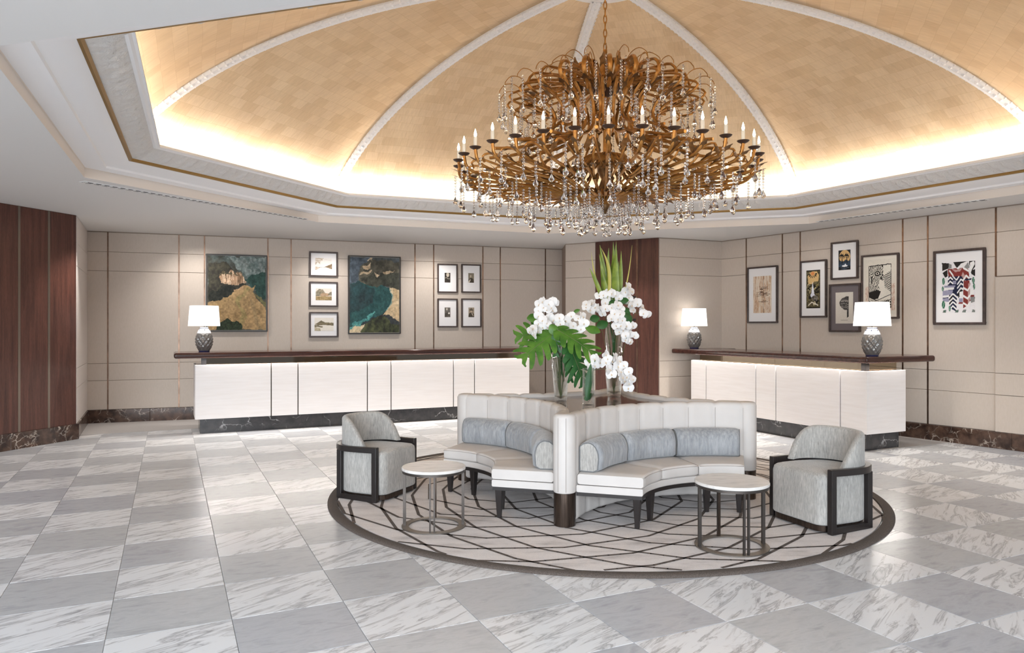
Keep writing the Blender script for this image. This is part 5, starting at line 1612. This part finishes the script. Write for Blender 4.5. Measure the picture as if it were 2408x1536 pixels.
def arm(name, pts, rad0, n, count, phase, leaves, mat='gold', leafmat='gold_dark', flat=1.0, nside=6, lean=0):
    pts = [(r_, z_ if z_ < 3.6 else 3.6 + (z_ - 3.6) * .83) for r_, z_ in pts]
    path = smooth_path(pts, n)
    # a slight sideways sweep makes the arms overlap
    P3 = [Vector((q.x, lean * math.sin(PI * i / n), q.y - Z0)) for i, q in enumerate(path)]
    m = MB(); m.tube(P3, rad0, nside, flat=flat); me = m.mesh(name, M[mat], 60)
    lm = MB()
    for f_, L_, W_, curl, dirn, updn in leaves:
        i = min(int(f_ * n), n - 1); d = (P3[i + 1] - P3[i]) * dirn
        leaf_quads(lm, P3[i], d, Vector((0, 0, updn)) + Vector((0, .3, 0)) * R.uniform(-1, 1), L_, W_, curl)
    lme = lm.mesh('acanthus_leaves', M[leafmat], 60, weld=False) if leaves else None
    res = []
    for k in range(count):
        o = link(name, me, chd, rotz=2 * PI * (k + phase) / count)
        if lme: link('acanthus_leaves', lme, o)
        res.append(o)
    return res
NC = 34
lv = [(.28, .14, .028, .05, 1, -1), (.42, .15, .03, .05, 1, 1), (.55, .14, .028, .05, 1, -1), (.7, .13, .028, .045, 1, -1), (.82, .11, .026, .045, 1, -1), (.9, .09, .024, .03, 1, 1)]
arms = arm('candle_arm', [(.06, 3.02), (.16, 2.93), (.36, 2.93), (.7, 3.02), (1.05, 3.04), (1.36, 3.07), (1.49, 3.13), (1.52, 3.235)], .0155, 22, NC, .0, lv)
arm('lower_scroll', [(.06, 3.28), (.12, 3.36), (.24, 3.32), (.42, 3.16), (.7, 3.10), (1.0, 3.13), (1.3, 3.22), (1.42, 3.20), (1.40, 3.14)], .011, 20, 30, .5, [(.3, .14, .03, .05, 1, 1), (.5, .14, .03, .05, 1, -1), (.68, .13, .03, .05, 1, 1), (.85, .12, .028, .05, 1, -1)], lean=.05)
arm('bowl_scroll', [(.05, 2.86), (.1, 2.90), (.24, 2.98), (.45, 2.96), (.62, 3.0), (.86, 3.02), (1.1, 3.10), (1.16, 3.17), (1.1, 3.19)], .010, 18, 28, .25, [(.3, .13, .03, -.05, 1, 1), (.5, .14, .03, .05, 1, -1), (.72, .13, .028, .05, 1, -1)], lean=-.06)
arm('body_scroll', [(.44, 4.14), (.36, 4.03), (.30, 3.88), (.28, 3.72), (.33, 3.58), (.48, 3.49), (.72, 3.44), (.95, 3.37), (1.2, 3.34)], .0165, 20, 18, .0, [(.02, .13, .035, .05, 1, 1), (.08, .12, .03, -.04, 1, 1), (.58, .12, .028, .05, 1, 1), (.75, .13, .028, .04, 1, -1), (.9, .12, .026, .04, 1, -1)])
arm('outer_scroll', [(.86, 4.0), (.74, 3.98), (.60, 3.90), (.53, 3.76), (.58, 3.62), (.74, 3.52), (.86, 3.5)], .0145, 16, 16, .5, [(.05, .12, .03, .05, 1, 1), (.8, .11, .028, .05, -1, 1)])
arm('crown_arm', [(.14, 4.16), (.17, 4.28), (.24, 4.39), (.36, 4.37), (.42, 4.26), (.44, 4.14)], .0145, 14, 18, .0, [(.9, .12, .035, .05, -1, 1)], flat=1.7)
arm('crown_hook', [(.16, 4.18), (.4, 4.24), (.66, 4.24), (.80, 4.22), (.86, 4.10), (.78, 4.0), (.66, 3.92)], .0135, 14, 22, .3, [(.97, .14, .035, .05, -1, -1)], flat=1.6)
arm('crown_rib', [(.16, 4.2), (.5, 4.12), (.8, 4.08), (1.0, 4.0), (.98, 3.92), (.86, 3.88)], .012, 12, 22, .8, [(.9, .12, .03, .05, 1, -1)])
arm('wire_spray', [(.30, 4.36), (.38, 4.46), (.50, 4.48), (.60, 4.40), (.62, 4.34)], .004, 12, 18, .25, [], nside=5)
arm('wire_spray', [(.86, 4.06), (.93, 4.15), (1.03, 4.16), (1.09, 4.09), (1.10, 4.05)], .004, 10, 26, .5, [], nside=5)
arm('wire_spray', [(.70, 3.84), (.80, 3.90), (.90, 3.88), (.95, 3.80)], .004, 8, 20, .1, [], nside=5)
# candles
dm = MB(); dm.lathe([(.001, 0), (.02, .0), (.045, .012), (.056, .024), (.05, .026), (.02, .016), (.001, .016)], 16); dme = dm.mesh('dish', M['dish'], 50)
cm = MB(); cm.lathe([(.001, .014), (.017, .014), (.017, .11), (.013, .116), (.001, .116)], 10); cme = cm.mesh('candle_tube', M['candle'], 50)
um2 = MB(); um2.lathe([(.006, .114), (.012, .128), (.013, .142), (.008, .165), (.001, .19)], 8); ume = um2.mesh('bulb', M['bulb'], 180)
for k in range(NC):
    a = 2 * PI * k / NC
    o = link('candle', dme, chd, loc=(1.52 * math.cos(a), 1.52 * math.sin(a), 3.235 - Z0))
    link('candle_tube', cme, o); link('flame_bulb', ume, o)
# stem, hub, chain, canopy
m = MB(); m.tube([(0, 0, 2.86 - Z0), (0, 0, 4.46 - Z0)], .022, 10); m.build('stem', M['gold'], chd, smooth=60)
m = MB(); m.lathe([(.001, 2.76 - Z0), (.012, 2.77 - Z0), (.03, 2.81 - Z0), (.05, 2.85 - Z0), (.035, 2.89 - Z0), (.075, 2.93 - Z0), (.095, 3.0 - Z0), (.06, 3.06 - Z0), (.04, 3.12 - Z0), (.08, 3.2 - Z0), (.09, 3.28 - Z0), (.045, 3.36 - Z0), (.03, 3.4 - Z0)], 20); m.build('hub', M['gold_dark'], chd, smooth=50)
m = MB(); m.lathe([(.03, 3.97 - Z0), (.15, 4.03 - Z0), (.19, 4.06 - Z0), (.17, 4.09 - Z0), (.05, 4.11 - Z0), (.03, 4.16 - Z0)], 24); m.build('collar', M['dish'], chd, smooth=50)
nl = int((Z0 - 4.46) / .072)
lk = MB()
ov = [(.016 * math.cos(2 * PI * i / 12), 0, .046 * math.sin(2 * PI * i / 12)) for i in range(13)]
lk.tube(ov, .006, 6, cap=False); lkm = lk.mesh('chain_link', M['gold'], 60)
for i in range(nl + 1):
    link('chain_link', lkm, chd, loc=(0, 0, 4.49 - Z0 + i * .072), rotz=(PI / 2 if i % 2 else 0))
m = MB(); m.lathe([(.001, -.085), (.05, -.07), (.12, -.02), (.135, .0), (.14, .06), (.001, .06)], 24); m.build('canopy', M['gold'], chd, smooth=50)
# crystal strands
def strand_mesh(nb, drop):
    m = MB()
    z = 0
    for i in range(nb):
        m.ball((0, 0, z - .013), .0128, 6, 4); z -= .029
    m.lathe([(.001, z), (.007, z - .014), (.024, z - .048 * drop), (.027, z - .062 * drop), (.016, z - .082 * drop), (.001, z - .09 * drop)], 7)
    return m.mesh('crystal_strand', M['crystal'], 0, weld=False)
SM = [strand_mesh(5, 1.0), strand_mesh(7, 1.0), strand_mesh(9, 1.15), strand_mesh(4, .9)]
def hang(r, z, count, ph, kinds, jr=.02, jz=.02):
    for k in range(count):
        a = 2 * PI * (k + ph + R.uniform(-.25, .25)) / count; rr = r + R.uniform(-jr, jr)
        link('crystal_strand', R.choice([SM[i] for i in kinds]), chd, loc=(rr * math.cos(a), rr * math.sin(a), z - Z0 + R.uniform(-jz, jz)), rotz=a)
hang(1.54, 3.13, 34, .5, (0, 1))
hang(1.32, 3.05, 34, 0, (0, 1, 3), .06)
hang(1.08, 3.02, 26, .5, (1, 0), .06)
hang(.82, 3.0, 22, .2, (1, 2), .06)
hang(.58, 2.97, 20, 0, (1, 2), .05)
hang(.36, 2.93, 16, .4, (1, 2), .05)
hang(.18, 2.90, 10, .2, (1, 2), .03)
hang(1.10, 3.965, 30, .5, (1, 2), .03)
hang(.95, 3.78, 30, .1, (1, 2), .05)
hang(.80, 3.72, 20, .6, (1, 2), .04)
hang(.62, 4.20, 18, .25, (1,), .01)
hang(.48, 3.9, 16, .6, (2, 1), .05)
hang(.3, 3.85, 10, .3, (2,), .04)
hang(1.0, 3.36, 12, .3, (1, 0), .08)
fm = MB(); z = 0
for i in range(7): fm.ball((0, 0, z - .011), .011, 8, 4); z -= .026
fm.lathe([(.001, z), (.012, z - .015), (.032, z - .045), (.036, z - .055), (.022, z - .075), (.001, z - .08)], 10)
fm.build('finial_drop', M['crystal'], chd, loc=(0, 0, 2.78 - Z0), weld=False)
